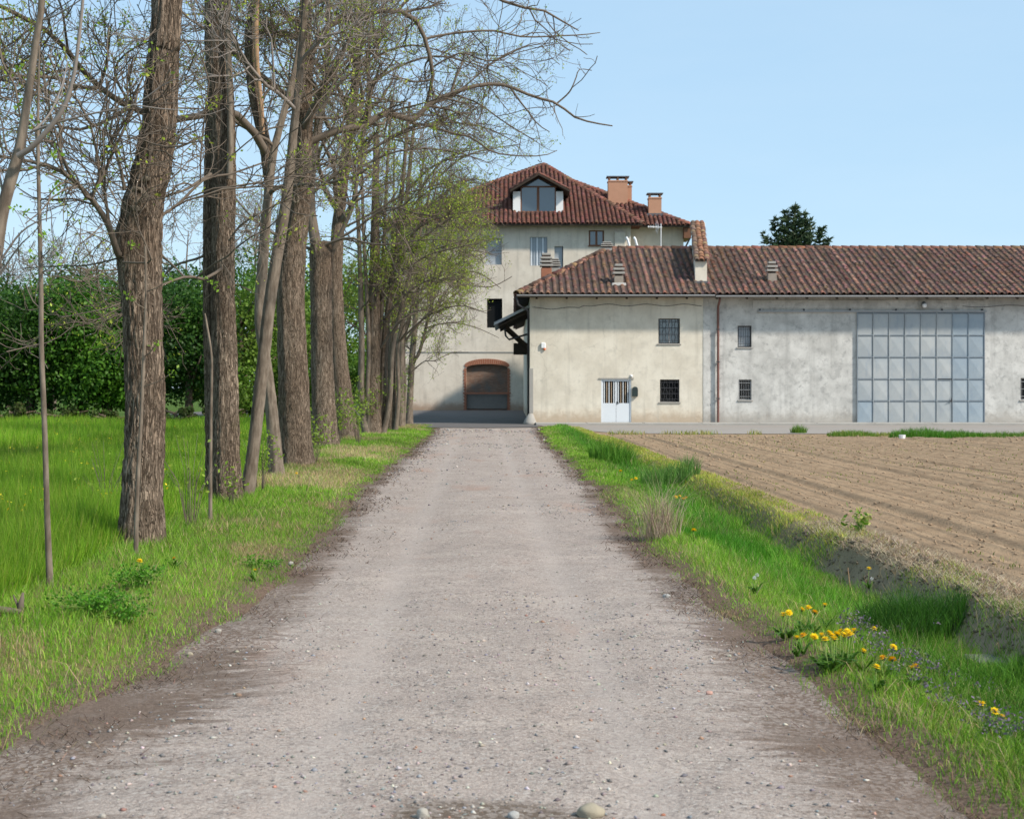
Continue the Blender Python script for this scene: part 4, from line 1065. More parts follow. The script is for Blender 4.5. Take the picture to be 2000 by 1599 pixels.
YG_LEAF = [(.28, .37, .03), (.35, .42, .05), (.20, .31, .03), (.38, .40, .07)]

def bark_trunk(name, pts, rads, Y, parent, sides, K, amp, mat, flare=.25, seed=0, bumps=()):
    """trunk along a polyline given in world coordinates with furrowed bark as real relief"""
    q, r = resample(pts, rads, K)
    T = nrm(np.gradient(q, axis=0)); ref = np.array((0, 1., 0))
    Rv = nrm(np.cross(ref, T)); Q = np.cross(T, Rv)
    a = np.arange(sides) * 2 * np.pi / sides
    s_ = np.concatenate(([0], np.cumsum(np.linalg.norm(np.diff(q, axis=0), axis=1))))
    A, S = np.meshgrid(a, s_)
    ra = r[:, None] + 0 * A
    lob = 1 + .05 * fbm(np.cos(A) * 1.3 + 5, np.sin(A) * 1.3, S * .6, seed + 1)
    root = np.exp(-S / .28) * flare * (1 + .6 * vn(np.cos(A) * 1.8, np.sin(A) * 1.8, S * .5 + 3, seed + 2))
    rad = ra * lob * (1 + root)
    if amp:
        kx = r.mean() / .026
        wx_ = .35 * vn(np.cos(A) * kx * .5, np.sin(A) * kx * .5, S * 4, seed + 9)
        nn = vn(np.cos(A) * kx + wx_, np.sin(A) * kx, S * 3.6 + wx_, seed + 3) + .5 * vn(np.cos(A) * kx * 2, np.sin(A) * kx * 2, S * 9, seed + 4)
        fur = np.clip(1 - np.abs(nn) * 2.0, 0, 1) ** .8
        rad = rad - amp * fur + amp * .35 * vn(np.cos(A) * kx * 3, np.sin(A) * kx * 3, S * 22, seed + 6)
    V = q[:, None, :] + rad[..., None] * (Rv[:, None, :] * np.cos(A)[..., None] + Q[:, None, :] * np.sin(A)[..., None])
    for (bp, br, ba) in bumps:
        dd = np.linalg.norm(V - np.array(bp), axis=-1)
        V = V + (ba * np.exp(-(dd / br) ** 2))[..., None] * nrm(V - q[:, None, :])
    i = (np.arange(K - 1)[:, None] * sides + np.arange(sides)[None, :]); j = (np.arange(K - 1)[:, None] * sides + (np.arange(sides)[None, :] + 1) % sides)
    f = np.stack((i, j, j + sides, i + sides), -1).reshape(-1, 4)
    me = mesh_np(name, V.reshape(-1, 3), [f], mat, None, True)
    return link(name, me, parent), q, r

class Tree:
    def __init__(s, name, base, label, cat='tree', group='trees lining the lane'):
        s.root = empty(name, base, label, cat, group); s.base = np.array(base)
        s.lim, s.limr = [], []
    def trunk(s, px_pts, Y, widths, sides=40, K=160, amp=.012, mat=None, flare=.25, seed=0, part='trunk', bumps=(), top=None, limb=False):
        """px_pts [(px,py)], widths in photo px"""
        pts = [P(x, y, Y) if not hasattr(Y, '__len__') else P(x, y, Y[i]) for i, (x, y) in enumerate(px_pts)]
        Ys = [Y] * len(pts) if not hasattr(Y, '__len__') else Y
        rad = [w / 2 / F * yy for w, yy in zip(widths, Ys)]
        if top:                                # carry the trunk on above the frame
            pts.append(pts[-1] + np.array(top[:3])); rad.append(top[3])
        o, q, r = bark_trunk(part, pts, rad, Y, s.root, sides, K, amp, mat or M['bark'], flare, seed, bumps)
        s.q, s.r = q, r
        if limb: s.limb_world(q, r)
        return o
    def limb_world(s, q, r, K=14):
        q2, r2 = resample(q, r, K); s.lim.append(q2); s.limr.append(r2)
    def limb(s, px_pts, Y, w0, w1, K=14):
        n = len(px_pts); Ys = np.linspace(Y[0], Y[1], n) if hasattr(Y, '__len__') else [Y] * n
        pts = [P(x, y, yy) for (x, y), yy in zip(px_pts, Ys)]
        w = np.linspace(w0, w1, n); r = w / 2 / F * np.array(Ys)
        q, r = resample(pts, r, K); s.lim.append(q); s.limr.append(r)
    def auto_limbs(s, n, L, tmin, ang=55, up=.12, ratio=.5, bias=None, cap=.09, tip=.012):
        Pn, Rn = s.q[None], s.r[None]
        q, r = grow(Pn, Rn, np.array([n]), L, ang, up, 14, ratio, tip, tmin, .16, False, cap=cap)
        for a, b in zip(q, r): s.lim.append(a); s.limr.append(b)
    def finish(s, l1=7, l2=6, l3=5, leaves=.15, nl=5, lsize=.05, cols=YG_LEAF, L1=(1.0, 2.4), L2=(.5, 1.2), L3=(.2, .55), mat=None, low=735, tipr=.0036, lspread=.04):
        V, Fq, b = [], [], 0
        A, Ar = np.array(s.lim), np.array(s.limr)
        mat = mat or M['twig']
        if len(A): b = tubes(A, Ar, 7, V, Fq, b)
        if V:
            me = mesh_np('limbs', np.concatenate(V), [np.concatenate(Fq)], mat, None, True)
            tag(link('limbs', me, s.root), kind='stuff')
        B, Br = grow(A, Ar, l1, L1, 48, .10, 7, .55, tipr * 2.2, .2, .20, low=low, cap=.03)
        C, Cr = grow(B, Br, l2, L2, 48, .14, 5, .6, tipr * 1.4, .15, .24, low=low, cap=.012)
        C2, C2r = grow(A, Ar, l2 * 1.2, L2, 55, .12, 5, .4, tipr * 1.4, .3, .24, low=low, cap=.012)
        C, Cr = np.concatenate((C, C2)), np.concatenate((Cr, C2r))
        D, Dr = grow(C, Cr, l3, L3, 50, .25, 4, .7, tipr, .1, .28, low=low, cap=.006)
        V, Fq, b = [], [], 0
        b = tubes(B, Br * 1.15, 4, V, Fq, b); b = tubes(C, Cr * 1.15, 3, V, Fq, b); b = tubes(D, Dr, 3, V, Fq, b)
        if V:
            me = mesh_np('twigs', np.concatenate(V), [np.concatenate(Fq)], mat, None, True)
            tag(link('twigs', me, s.root), kind='stuff')
        ends = np.concatenate((D[:, -1], D[:, 2], C[:, -1])) if len(D) else C[:, -1]
        if len(ends) and leaves:
            # leaves come out in patches, not evenly
            pn = fbm(ends[:, 0] * .45, ends[:, 1] * .45, ends[:, 2] * .45, 77)
            pick = ends[RNG.random(len(ends)) < leaves * np.clip(1 + 1.6 * pn, .05, 3)]
            lc = leaf_cloud(pick, nl, lsize, cols, lspread)
            if lc is not None:
                tag(link('leaves', mesh_np('leaves', lc[0], [lc[1]], M['leaf'], lc[2]), s.root), kind='stuff')
        return s

def base_of(px, Y):
    X = PX(px, Y); return (X, Y, gz(X, Y))

# 1: big furrowed tree with the burl
Y1 = 14.6
t = Tree('roadside_tree', base_of(277, Y1), 'thick furrowed tree nearest the camera with a pale burl on its trunk')
bz = HZ + F * (EYE - t.base[2]) / Y1
t.trunk([(277, bz + 14), (279, 960), (283, 800), (279, 640), (273, 540), (274, 460), (279, 400), (296, 330), (309, 260), (315, 180), (320, 90), (326, 0)], Y1, [85, 80, 78, 78, 87, 84, 80, 74, 70, 66, 63, 59],
        96, 210, .020, None, .24, 10, bumps=[(P(236, 470, Y1 - .1), .16, .07), (P(262, 395, Y1 - .2), .12, .05)], top=(.1, .3, 4.5, .08))
bc = P(268, 388, Y1 - .225)                   # pale callus ring of an old wound
m = MB(); m.tube([(bc[0] + .072 * math.cos(a), bc[1] + .05 * abs(math.cos(a)) - .01 * math.sin(a * 2), bc[2] + .105 * math.sin(a)) for a in np.linspace(0, 2 * math.pi, 25)], [.027 + .011 * math.sin(3 * a + 1) + .005 * math.sin(7 * a) for a in np.linspace(0, 2 * math.pi, 25)], 10); m.build('burl', M['callus'], t.root, 0, True)
m = MB(); m.tube([(bc[0] + .01, bc[1] + .03, bc[2] + .055), (bc[0] - .005, bc[1] + .03, bc[2]), (bc[0] + .01, bc[1] + .03, bc[2] - .06)], [.018, .03, .018], 8); m.build('burl_hollow', M['timber'], t.root, 0, True)
bc = P(285, 352, Y1 - .22)
m = MB(); m.tube([(bc[0] - .05, bc[1] + .02, bc[2]), (bc[0], bc[1], bc[2] + .02), (bc[0] + .045, bc[1] + .01, bc[2] + .01)], [.02, .035, .02], 8); m.build('burl', M['callus'], t.root, 0, True)
t.limb([(240, 500), (228, 492), (212, 440), (180, 390), (140, 350), (100, 325), (40, 312), (-30, 300)], (Y1 - .1, 13.4), 15, 5)
t.limb([(214, 445), (205, 380), (199, 345), (203, 300), (225, 260)], (14.4, 14.0), 7, 2.5)
t.limb([(240, 505), (262, 470), (300, 430), (345, 402), (400, 350), (450, 340), (530, 312)], (Y1 - .2, 15.5), 9, 3)
t.limb([(243, 372), (236, 330), (222, 285), (215, 255), (235, 200), (290, 165)], (14.5, 14.2), 7, 2.5)
t.limb([(240, 512), (280, 513), (295, 505), (268, 440), (258, 400)], (14.3, 14.0), 5, 2)
t.limb([(228, 505), (170, 518), (110, 520), (40, 524)], (14.5, 15.5), 4, 1.5)
t.auto_limbs(9, (1.8, 3.4), .78)
t.finish(6, 5, 4, .05, 6, .045)

# 2: twin-stemmed trunk
Y2 = 20.3
t = Tree('roadside_tree', base_of(438, Y2), 'tall twin-stemmed furrowed tree, second from the camera')
bz = HZ + F * (EYE - t.base[2]) / Y2
t.trunk([(446, bz + 12), (442, 900), (440, 760), (436, 600), (436, 460), (437, 330), (432, 200), (426, 100), (424, 0)], Y2, [61, 55, 51, 48, 46, 48, 51, 51, 49], 76, 190, .018, None, .16, 20, top=(0, .2, 6, .1))
q0, r0 = t.q, t.r
t.trunk([(420, bz + 6), (418, 900), (416, 760), (412, 600), (411, 460), (412, 330), (413, 200)], Y2 + .16, [37, 35, 33, 32, 30, 29, 22], 48, 140, .015, None, .15, 21, 'second_stem')
t.trunk([(448, 350), (450, 280), (449, 200), (446, 100), (447, 0)], Y2 - .22, [12, 13, 11, 10, 8], 16, 40, 0, M['smooth_bark'], 0, 22, 'side_stem', top=(.1, 0, 3, .02))
t.q, t.r = q0, r0
t.limb([(412, 340), (392, 352), (360, 372), (330, 380), (300, 386), (250, 372), (190, 340)], (20, 19), 7, 2.5)
t.limb([(440, 520), (400, 545), (372, 540), (345, 545), (310, 560), (270, 575), (215, 600), (120, 620)], (20.2, 18.5), 7, 2)
t.limb([(448, 470), (470, 440), (520, 410), (600, 370), (655, 330)], (20, 19.3), 5, 1.5)
t.limb([(420, 490), (385, 505), (340, 520), (300, 560), (260, 590)], (20.3, 21), 6, 2)
t.auto_limbs(16, (2.2, 4.2), .62)
t.finish(8, 6, 5, .14, 5, .045)

# 3: leaning smooth pole
Y3 = 21.0
t = Tree('roadside_tree', base_of(481, Y3), 'slim smooth-barked tree leaning right beside the twin-stemmed trunk')
bz = HZ + F * (EYE - t.base[2]) / Y3
t.trunk([(480, bz + 8), (492, 900), (504, 800), (515, 700), (526, 600), (541, 500), (556, 410), (566, 330), (574, 250), (584, 160), (592, 60), (600, -40)], Y3, [27, 25, 25, 25, 24, 23, 22, 20, 17, 15, 13, 11], 48, 220, .005, M['smooth_bark'], .2, 30, top=(.2, 0, 2.5, .03))
t.auto_limbs(12, (1.5, 3.4), .42, ang=42)
t.finish(8, 6, 4, .18, 5, .045, mat=M['grey_twig'])

# 4: slim fork with a dead split stem
Y4 = 25.5
t = Tree('roadside_tree', base_of(537, Y4), 'slender tree carrying a broken dead stem with orange split wood')
bz = HZ + F * (EYE - t.base[2]) / Y4
t.trunk([(540, bz + 8), (536, 870), (528, 780), (518, 700), (508, 620), (514, 500), (522, 400), (527, 350), (536, 290), (552, 230), (570, 160), (582, 100), (596, 10)], Y4, [30, 27, 24, 22, 23, 21, 19, 18, 15, 14, 12, 10, 8], 40, 200, .008, M['smooth_bark'], .25, 40, top=(.3, 0, 2.5, .025))
q0, r0 = t.q, t.r
t.trunk([(526, 360), (520, 300), (510, 250), (497, 190), (489, 120), (489, 60), (497, 0)], Y4 + .3, [18, 24, 22, 22, 22, 21, 19], 36, 120, .012, M['bark'], 0, 41, 'dead_stem', top=(.1, 0, .9, .02))
t.trunk([(514, 262), (510, 200), (503, 130), (500, 60), (502, 0)], Y4 + .12, [7, 10, 9, 11, 9], 10, 40, .004, M['dead_wood'], 0, 42, 'split_wood')
t.q, t.r = q0, r0
t.limb([(518, 296), (499, 262), (465, 226), (424, 207), (394, 225), (338, 234), (263, 214), (218, 188), (180, 158), (150, 124), (124, 90), (86, 56), (41, 32), (-20, 2)], (25.5, 21), 17, 8, 24)
t.lim[-1], t.limr[-1] = resample(t.lim[-1], t.limr[-1], 14)
t.limb([(188, 173), (150, 169), (116, 154), (75, 150), (22, 146), (-10, 120)], (22, 20.5), 9, 5)
t.limb([(150, 172), (98, 182), (68, 172), (22, 150)], (22, 21), 7, 3)
t.limb([(263, 214), (225, 150), (240, 110), (290, 80)], (23, 22), 6, 2)
t.auto_limbs(12, (1.8, 3.6), .45, ang=45)
t.finish(9, 6, 5, .16, 5, .05)

# 5: thick paired trunk
Y5 = 29.0
t = Tree('roadside_tree', base_of(577, Y5), 'stout flared trunk with a knot hole, midway along the row')
bz = HZ + F * (EYE - t.base[2]) / Y5
t.trunk([(578, bz + 10), (576, 860), (573, 760), (570, 660), (568, 570), (574, 480), (586, 400), (593, 300), (596, 200), (597, 100), (598, 0)], Y5, [71, 65, 61, 58, 56, 49, 41, 34, 30, 28, 26], 64, 160, .018, None, .14, 50, top=(.3, .2, 5, .08))
q0, r0 = t.q, t.r
m = MB(); c0_ = P(578, 389, Y5 - .42); m.tube([(c0_[0] + .05 * math.cos(a), c0_[1], c0_[2] + .075 * math.sin(a)) for a in np.linspace(0, 2 * math.pi, 13)], .022, 6); m.build('knot', M['callus'], t.root, 0, True)
t.limb([(590, 284), (656, 256), (716, 244), (748, 220), (780, 228), (812, 234), (836, 204), (880, 184), (920, 170), (960, 164), (992, 168), (1040, 188), (1088, 202), (1120, 228), (1160, 240), (1196, 246)], (29, 31), 15, 2.5, 30)
mA, mAr = t.lim.pop(), t.limr.pop()
for a_, b_ in ((0, 15), (14, 30)):
    q2, r2 = resample(mA[a_:b_], mAr[a_:b_], 14); t.lim.append(q2); t.limr.append(r2)
t.limb([(1088, 202), (1112, 180), (1124, 155), (1132, 136), (1156, 138)], (30.9, 31), 3.5, 1.5)
t.limb([(596, 150), (630, 62), (690, 30), (760, 20), (792, 26), (816, 44), (830, 76), (844, 132), (844, 160), (828, 218)], (29, 30.2), 13, 6)
t.limb([(830, 76), (880, 66), (960, 60), (1020, 72), (1100, 70), (1140, 68), (1172, 64)], (30, 31), 5.5, 1.5)
t.limb([(800, 240), (848, 248), (880, 260), (920, 268), (960, 296), (1008, 304), (1060, 304), (1088, 294)], (30.2, 31), 6, 1.5)
t.limb([(844, 132), (900, 104), (960, 120), (1024, 92), (1080, 84)], (30.2, 30), 4, 1.5)
t.limb([(598, 20), (700, -40), (820, -60), (920, -30), (1000, 10), (1060, 20), (1104, 45), (1130, 60)], (29, 31), 11, 2)
t.limb([(836, 204), (880, 190), (930, 150), (980, 110), (1040, 85)], (30.3, 31.5), 5, 1.5)
t.limb([(880, 184), (930, 200), (980, 235), (1020, 260), (1060, 285)], (30.3, 30.8), 4, 1.3)
t.auto_limbs(14, (2.0, 4.8), .42, ang=52)
t.finish(9, 6, 4, .09, 4, .045)

# 6: dark mossy pollard
Y6 = 38.0
t = Tree('roadside_tree', base_of(634, Y6), 'straight pollarded trunk with pale shoots at its cut top')
bz = HZ + F * (EYE - t.base[2]) / Y6
t.trunk([(635, bz + 8), (633, 820), (630, 740), (628, 660), (627, 580), (627, 500), (627, 472)], Y6, [56, 50, 46, 44, 43, 45, 39], 50, 120, .018, None, .18, 60)
q0, r0 = t.q, t.r
t.limb([(640, 510), (652, 485), (668, 450), (690, 400), (700, 330), (712, 240), (720, 150)], (38, 38), 11, 4)
t.limb([(620, 500), (612, 450), (605, 390), (612, 300), (630, 200), (640, 80), (640, -60)], (38, 38.2), 24, 10)
t.limb([(630, 480), (680, 464), (720, 476), (776, 476), (832, 468), (900, 470)], (37.8, 37), 6, 1.5)
t.limb([(634, 480), (690, 450), (760, 404), (824, 420), (900, 416), (980, 400)], (37.8, 37), 6, 1.5)
t.limb([(600, 384), (650, 345), (700, 308), (780, 262), (840, 245), (900, 215)], (38, 38), 8, 2)
t.limb([(620, 490), (560, 470), (510, 440), (470, 400), (440, 360)], (38, 38), 7, 2)
t.limb([(700, 330), (760, 300), (830, 290), (900, 300), (960, 320)], (38, 37), 5, 1.5)
t.limb([(630, 200), (700, 130), (790, 90), (860, 100), (920, 130)], (38, 37), 7, 1.5)
t.limb([(720, 246), (722, 180), (718, 110), (730, 30)], (38, 38.5), 9, 5)
t.finish(11, 6, 4, .2, 4, .06, low=700, L1=(1.0, 2.9))

# 7: flared trunk behind it
Y7 = 44.0
t = Tree('roadside_tree', base_of(677, Y7), 'flared furrowed trunk just behind the pollarded one')
bz = HZ + F * (EYE - t.base[2]) / Y7
t.trunk([(678, bz + 6), (675, 820), (668, 760), (663, 700), (658, 620), (655, 540), (660, 450), (672, 330), (690, 200), (700, 60), (705, -100)], Y7, [50, 43, 37, 33, 30, 28, 25, 22, 18, 15, 12], 40, 110, .016, None, .22, 70)
t.limb([(672, 330), (730, 290), (800, 250), (880, 240), (950, 250), (1010, 280)], (44, 43), 7, 1.6)
t.limb([(690, 200), (760, 140), (850, 110), (940, 130), (1000, 160)], (44, 43), 6, 1.5)
t.limb([(660, 450), (720, 420), (790, 380), (860, 360), (930, 350)], (44, 43), 5, 1.5)
t.auto_limbs(20, (2.5, 5), .35, ang=52)
t.finish(7, 6, 3.5, .22, 4, .06, low=690)

# 8-11: many-stemmed coppices further on
def coppice(label, px, Y, stems, seed, w0, leaves, low=800):
    t = Tree('roadside_tree', base_of(px, Y), label)
    by = HZ + F * (EYE - t.base[2]) / Y
    for i, (dx0, midx, topx, topy, w) in enumerate(stems):
        t.trunk([(px + dx0, by + 5), (px + dx0 * 1.1 + (midx - px) * .35, by - 70), (midx, by - 190), ((midx + topx) / 2 + 4 * math.sin(i), (by - 190 + topy) / 2), (topx, topy)], Y + .25 * math.sin(i * 2.1), [w * 1.25, w, w * .85, w * .6, w * .35],
                20, 70, .008, M['bark'] if w > 14 else M['smooth_bark'], .2, seed + i, 'trunk' if i == 0 else 'stem', limb=True)
    for (a, b, c_, d__) in ((midx, by - 260, midx + 90, by - 330),):
        t.limb([(a, b), ((a + c_) / 2, (b + d__) / 2 - 20), (c_, d__)], (Y, Y - 1), 5, 1.5)
    for q in range(6):
        y0_ = by - 170 - 60 * q; x0_ = px + 10 + 9 * q; ex = 150 + 30 * math.sin(q * 1.7 + seed)
        t.limb([(x0_, y0_), (x0_ + ex * .35, y0_ - 55), (x0_ + ex * .7, y0_ - 75), (x0_ + ex, y0_ - 60 + 25 * math.sin(q * 2.3))], (Y, Y - 1.5), 5, 1.2)
    t.auto_limbs(5, (1.5, 3.5), .3, ang=45)
    t.finish(8.5, 5.5, 3.5, leaves, 4, .07, low=low, L1=(.8, 2.6), L2=(.5, 1.4), L3=(.25, .6), tipr=.003, lspread=.07)
coppice('broad coppiced tree of many upright stems behind the flared trunk', 733, 51.0,
        [(-4, 730, 735, 260, 30), (8, 752, 800, 200, 16), (-16, 706, 690, 300, 14), (14, 770, 850, 330, 10), (2, 744, 765, 190, 11), (-10, 720, 705, 190, 10)], 80, 30, .42)
coppice('grey fluted trunk growing close behind the broad coppice', 764, 56.0,
        [(0, 768, 810, 230, 17), (-6, 757, 770, 280, 9), (8, 780, 860, 330, 8)], 90, 17, .42)
coppice('thin dark trunk wrapped in young leaves near the end of the row', 782, 61.0,
        [(0, 786, 830, 290, 12), (5, 792, 880, 350, 7)], 100, 12, .45)
Y12 = 66.0
t = Tree('roadside_tree', base_of(799, Y12), 'smooth slim forked tree, last of the row before the yard')
by = HZ + F * (EYE - t.base[2]) / Y12
t.trunk([(799, by + 3), (801, 770), (804, 715), (808, 660), (813, 600), (818, 540), (825, 470)], Y12, [15, 12.5, 12.5, 11, 9, 7, 4], 24, 80, .004, M['smooth_bark'], .25, 110, limb=True)
t.trunk([(808, 705), (818, 690), (828, 655), (838, 615), (850, 570), (862, 520)], Y12 + .1, [6, 7, 6.5, 6, 5, 3], 14, 50, 0, M['smooth_bark'], 0, 111, 'fork', limb=True)
t.limb([(810, 720), (830, 705), (850, 704), (880, 690), (915, 688)], (66, 65), 2.5, 1)
t.limb([(838, 615), (870, 590), (910, 560), (960, 560), (1000, 540)], (66, 65), 4, 1.3)
t.limb([(825, 560), (870, 520), (920, 490), (970, 500)], (66, 65), 4, 1.3)
t.limb([(828, 500), (880, 440), (930, 410), (970, 420)], (66, 65), 4, 1.3)
t.limb([(832, 640), (880, 630), (930, 640), (975, 660)], (66, 65), 3, 1)
t.finish(18, 7, 4, .24, 4, .07, L1=(.8, 2.2), low=760, tipr=.003, lspread=.07)

# young smooth tree at the left edge
t = Tree('young_tree', (PX(-70, 9.4), 9.4, gz(PX(-70, 9.4), 9.4)), 'young smooth grey tree cut off by the left edge of the picture', 'tree', None)
by = HZ + F * (EYE - t.base[2]) / 9.4
t.trunk([(-75, by + 10), (-55, 900), (-25, 620), (0, 440), (18, 360), (36, 300), (48, 230), (60, 150), (72, 70), (82, -10)], 9.4, [40, 33, 29, 25, 24, 23, 17, 15, 14, 13], 30, 140, .002, M['smooth_bark'], .2, 120, top=(.05, 0, 1.2, .012))
t.limb([(36, 305), (60, 290), (92, 255), (122, 215), (140, 165), (150, 110), (160, 20), (165, -40)], (9.3, 9.1), 13, 5)
t.limb([(60, 258), (110, 240), (190, 220), (262, 205), (330, 160), (390, 145)], (9.3, 9.0), 5, 1.8)
t.limb([(262, 205), (310, 212), (355, 216), (400, 225), (440, 212)], (9.0, 9.0), 3, 1.2)
t.limb([(60, 260), (95, 225), (120, 170), (132, 120)], (9.4, 9.6), 5, 2)
t.limb([(82, 40), (110, 30), (150, 5), (200, -30)], (9.4, 9.2), 4, 2)
t.limb([(-40, 560), (0, 510), (40, 455), (80, 430), (110, 425)], (9.4, 9.3), 6, 1.5)
t.limb([(-40, 600), (10, 520), (40, 478), (58, 462)], (9.4, 9.2), 5, 2)
t.limb([(10, 400), (-20, 260), (-60, 200)], (9.4, 9.4), 5, 2)
t.finish(1.2, 1.6, 1.2, .12, 7, .03, L1=(.2, .6), L2=(.1, .3), L3=(.06, .14), mat=M['grey_twig'], tipr=.0013, lspread=.02, cols=[(.25, .42, .03), (.2, .36, .03)])

# thin saplings on the bank
def sapling(px_pts, Y, w, label, leaf_px, seed):
    t = Tree('sapling', base_of(px_pts[0][0], Y), label, 'sapling', 'thin saplings on the left bank')
    by = HZ + F * (EYE - t.base[2]) / Y
    pts = [(px_pts[0][0], by + 6)] + px_pts[1:]
    t.trunk(pts, Y, w, 10, 80, 0, M['smooth_bark'], .2, seed)
    V = []
    for i, (px, py) in enumerate(leaf_px):
        m = MB(); sx = np.interp(py + 25, [p[1] for p in pts][::-1], [p[0] for p in pts][::-1])
        a, b = P(sx, py + 25, Y), P(px, py, Y - .1); mid = (a + b) / 2 + np.array((0, 0, -.02))
        m.tube([a, mid, b], [.006, .004, .003], 5); m.build('side_shoot', M['smooth_bark'], t.root)
        V.append(b)
    if V:
        lc = leaf_cloud(np.array(V), 12, .042, [(.20, .34, .03), (.17, .30, .03), (.24, .36, .05)], .026)
        tag(link('leaves', mesh_np('leaves', lc[0], [lc[1]], M['leaf'], lc[2]), t.root), kind='stuff')
sapling([(98, 1170), (92, 1000), (87, 830), (81, 680), (80, 560), (77, 420), (74, 280), (75, 180), (77, 90)], 11.4, [13, 11.5, 11, 10, 9.5, 8, 7, 5, 3], 'tallest straight sapling standing alone at far left',
        [(102, 300), (108, 368), (42, 412), (104, 478), (60, 500), (110, 508), (40, 135), (38, 205), (62, 240)], 130)
sapling([(265, 1110), (268, 960), (275, 830), (281, 690), (285, 580), (284, 480)], 13.4, [9, 8.5, 7.5, 6.5, 5.5, 4], 'pale sapling standing in front of the thickest trunk', [(254, 578), (305, 672), (334, 730), (258, 480), (330, 545)], 131)
sapling([(411, 1035), (411, 930), (412, 800), (413, 700), (403, 630), (400, 612)], 17.0, [7.5, 7, 6, 5, 4.5, 3], 'slim sapling with a bent broken tip before the twin-stemmed tree', [(420, 560), (408, 545)], 132)
print('trees done')

# ------------------------------------------------------------------ leafy wood edge, spruce, far bare trees
HEDGE = [(.032, .085, .013), (.046, .12, .015), (.023, .062, .012), (.07, .16, .018), (.037, .10, .018)]
def bushy_tree(name, x, y, h, rx, label, group, cols, n=9000, seed=0, size=.16, low=.04, lobes=16, cat='tree', ry=None):
    rng = np.random.default_rng(seed)
    root = empty(name, (x, y, -.05), label, cat, group)
    ry = ry or rx * .8
    m = MB(); top = h * .7
    m.tube([(x, y, -.1), (x + rng.normal() * .1, y, top * .4), (x + rng.normal() * .25, y, top)], [.13 + h * .012, .10 + h * .006, .03], 8)
    for q in range(5):
        a = rng.random() * 6.28; z0 = top * (.3 + .12 * q)
        m.tube([(x, y, z0), (x + .4 * rx * math.cos(a), y + .4 * ry * math.sin(a), z0 + .12 * h), (x + .75 * rx * math.cos(a), y + .75 * ry * math.sin(a), z0 + .22 * h)], [.07, .05, .02], 6)
    m.build('trunk', M['bark'], root, 0, True)
    # lobes: many small clumps spread over the volume
    c = rng.random((lobes, 3)) * 2 - 1
    c = nrm(c) * (.45 + .45 * rng.random((lobes, 1)))
    C = np.stack((x + c[:, 0] * rx * .85, y + c[:, 1] * ry * .85, h * (low + .5 * (1 - low)) + c[:, 2] * h * (.5 * (1 - low)) * .85), -1)
    rad = (.28 + .22 * rng.random(lobes)) * min(rx, h * .5)
    w = rad ** 2; k_ = rng.choice(lobes, n, p=w / w.sum())
    d = nrm(rng.standard_normal((n, 3)))
    rr = rad[k_][:, None] * (rng.random((n, 1)) ** .28) * (1 + .28 * fbm(d[:, :1] * 3 + k_[:, None], d[:, 1:2] * 3, d[:, 2:3] * 3, seed))
    p = C[k_] + d * rr
    p = p[p[:, 2] > .1]; n = len(p)
    dn = nrm(d[:n] * .8 + rng.standard_normal((n, 3)) * .7 + np.array((0, 0, .3)))
    t1 = nrm(np.cross(dn, rng.standard_normal((n, 3)))); t2 = np.cross(dn, t1)
    sz = size * (.6 + .8 * rng.random((n, 1)))
    V = np.stack((p - t1 * sz * .55, p + t2 * sz * .32 + dn * sz * .08, p + t1 * sz * .55, p - t2 * sz * .32 + dn * sz * .08), 1).reshape(-1, 3)
    lobe_c = np.array(cols)[rng.integers(0, len(cols), lobes)]
    col = (.55 * lobe_c[k_[:n]] + .45 * np.array(cols)[rng.integers(0, len(cols), n)]) * (.75 + .5 * rng.random((n, 1)))
    f = np.arange(n)[:, None] * 4 + np.arange(4)[None, :]
    tag(link('crown', mesh_np('crown', V, [f], M['leaf'], np.repeat(col, 4, 0)), root), kind='stuff')
    return root
hedge = [ # photo column, depth, height, half width, label
    (-60, 66, 7.7, 3.4, 'dark leafy tree at the left edge of the wood behind the meadow', 0),
    (55, 64.5, 7.5, 3.1, 'dense green tree behind the tallest sapling', 1),
    (150, 65, 7.7, 3.0, 'bright green bushy tree just left of the thickest trunk', 2),
    (215, 63.6, 4.4, 2.0, 'low bright shrub at the wood edge left of the thickest trunk', 3),
    (300, 67, 8.0, 3.3, 'dark bushy tree between the thickest trunk and the twin stems', 4),
    (370, 64.5, 7.4, 2.6, 'broad shrub at the wood edge seen between the two thick trunks', 5),
    (470, 70, 8.6, 3.2, 'leafy tree showing behind the leaning smooth pole', 6),
    (560, 74, 9.4, 3.2, 'leafy tree hidden behind the stout flared trunk', 7),
    (650, 80, 10.4, 3.4, 'leafy tree behind the pollarded trunk', 8),
    (720, 86, 11.0, 3.2, 'leafy tree closing the gap behind the coppice stems', 9),
    (-170, 68, 7.0, 3.2, 'leafy tree beyond the left edge of the meadow', 10)]
PAL = [HEDGE, HEDGE, [(.07, .18, .018), (.11, .25, .022), (.05, .13, .015)], [(.085, .22, .018), (.13, .29, .022), (.06, .15, .015)], HEDGE]
for i, (px, y, h, rx, lab, sd) in enumerate(hedge):
    bushy_tree('leafy_tree', PX(px, y), y, h, rx, lab, 'trees of the wood edge', PAL[i % 5] if i < 6 else [(.08, .18, .022), (.14, .25, .03), (.19, .28, .04)], 12500 if i < 6 else 7500, 200 + sd, .165, .0, 26)
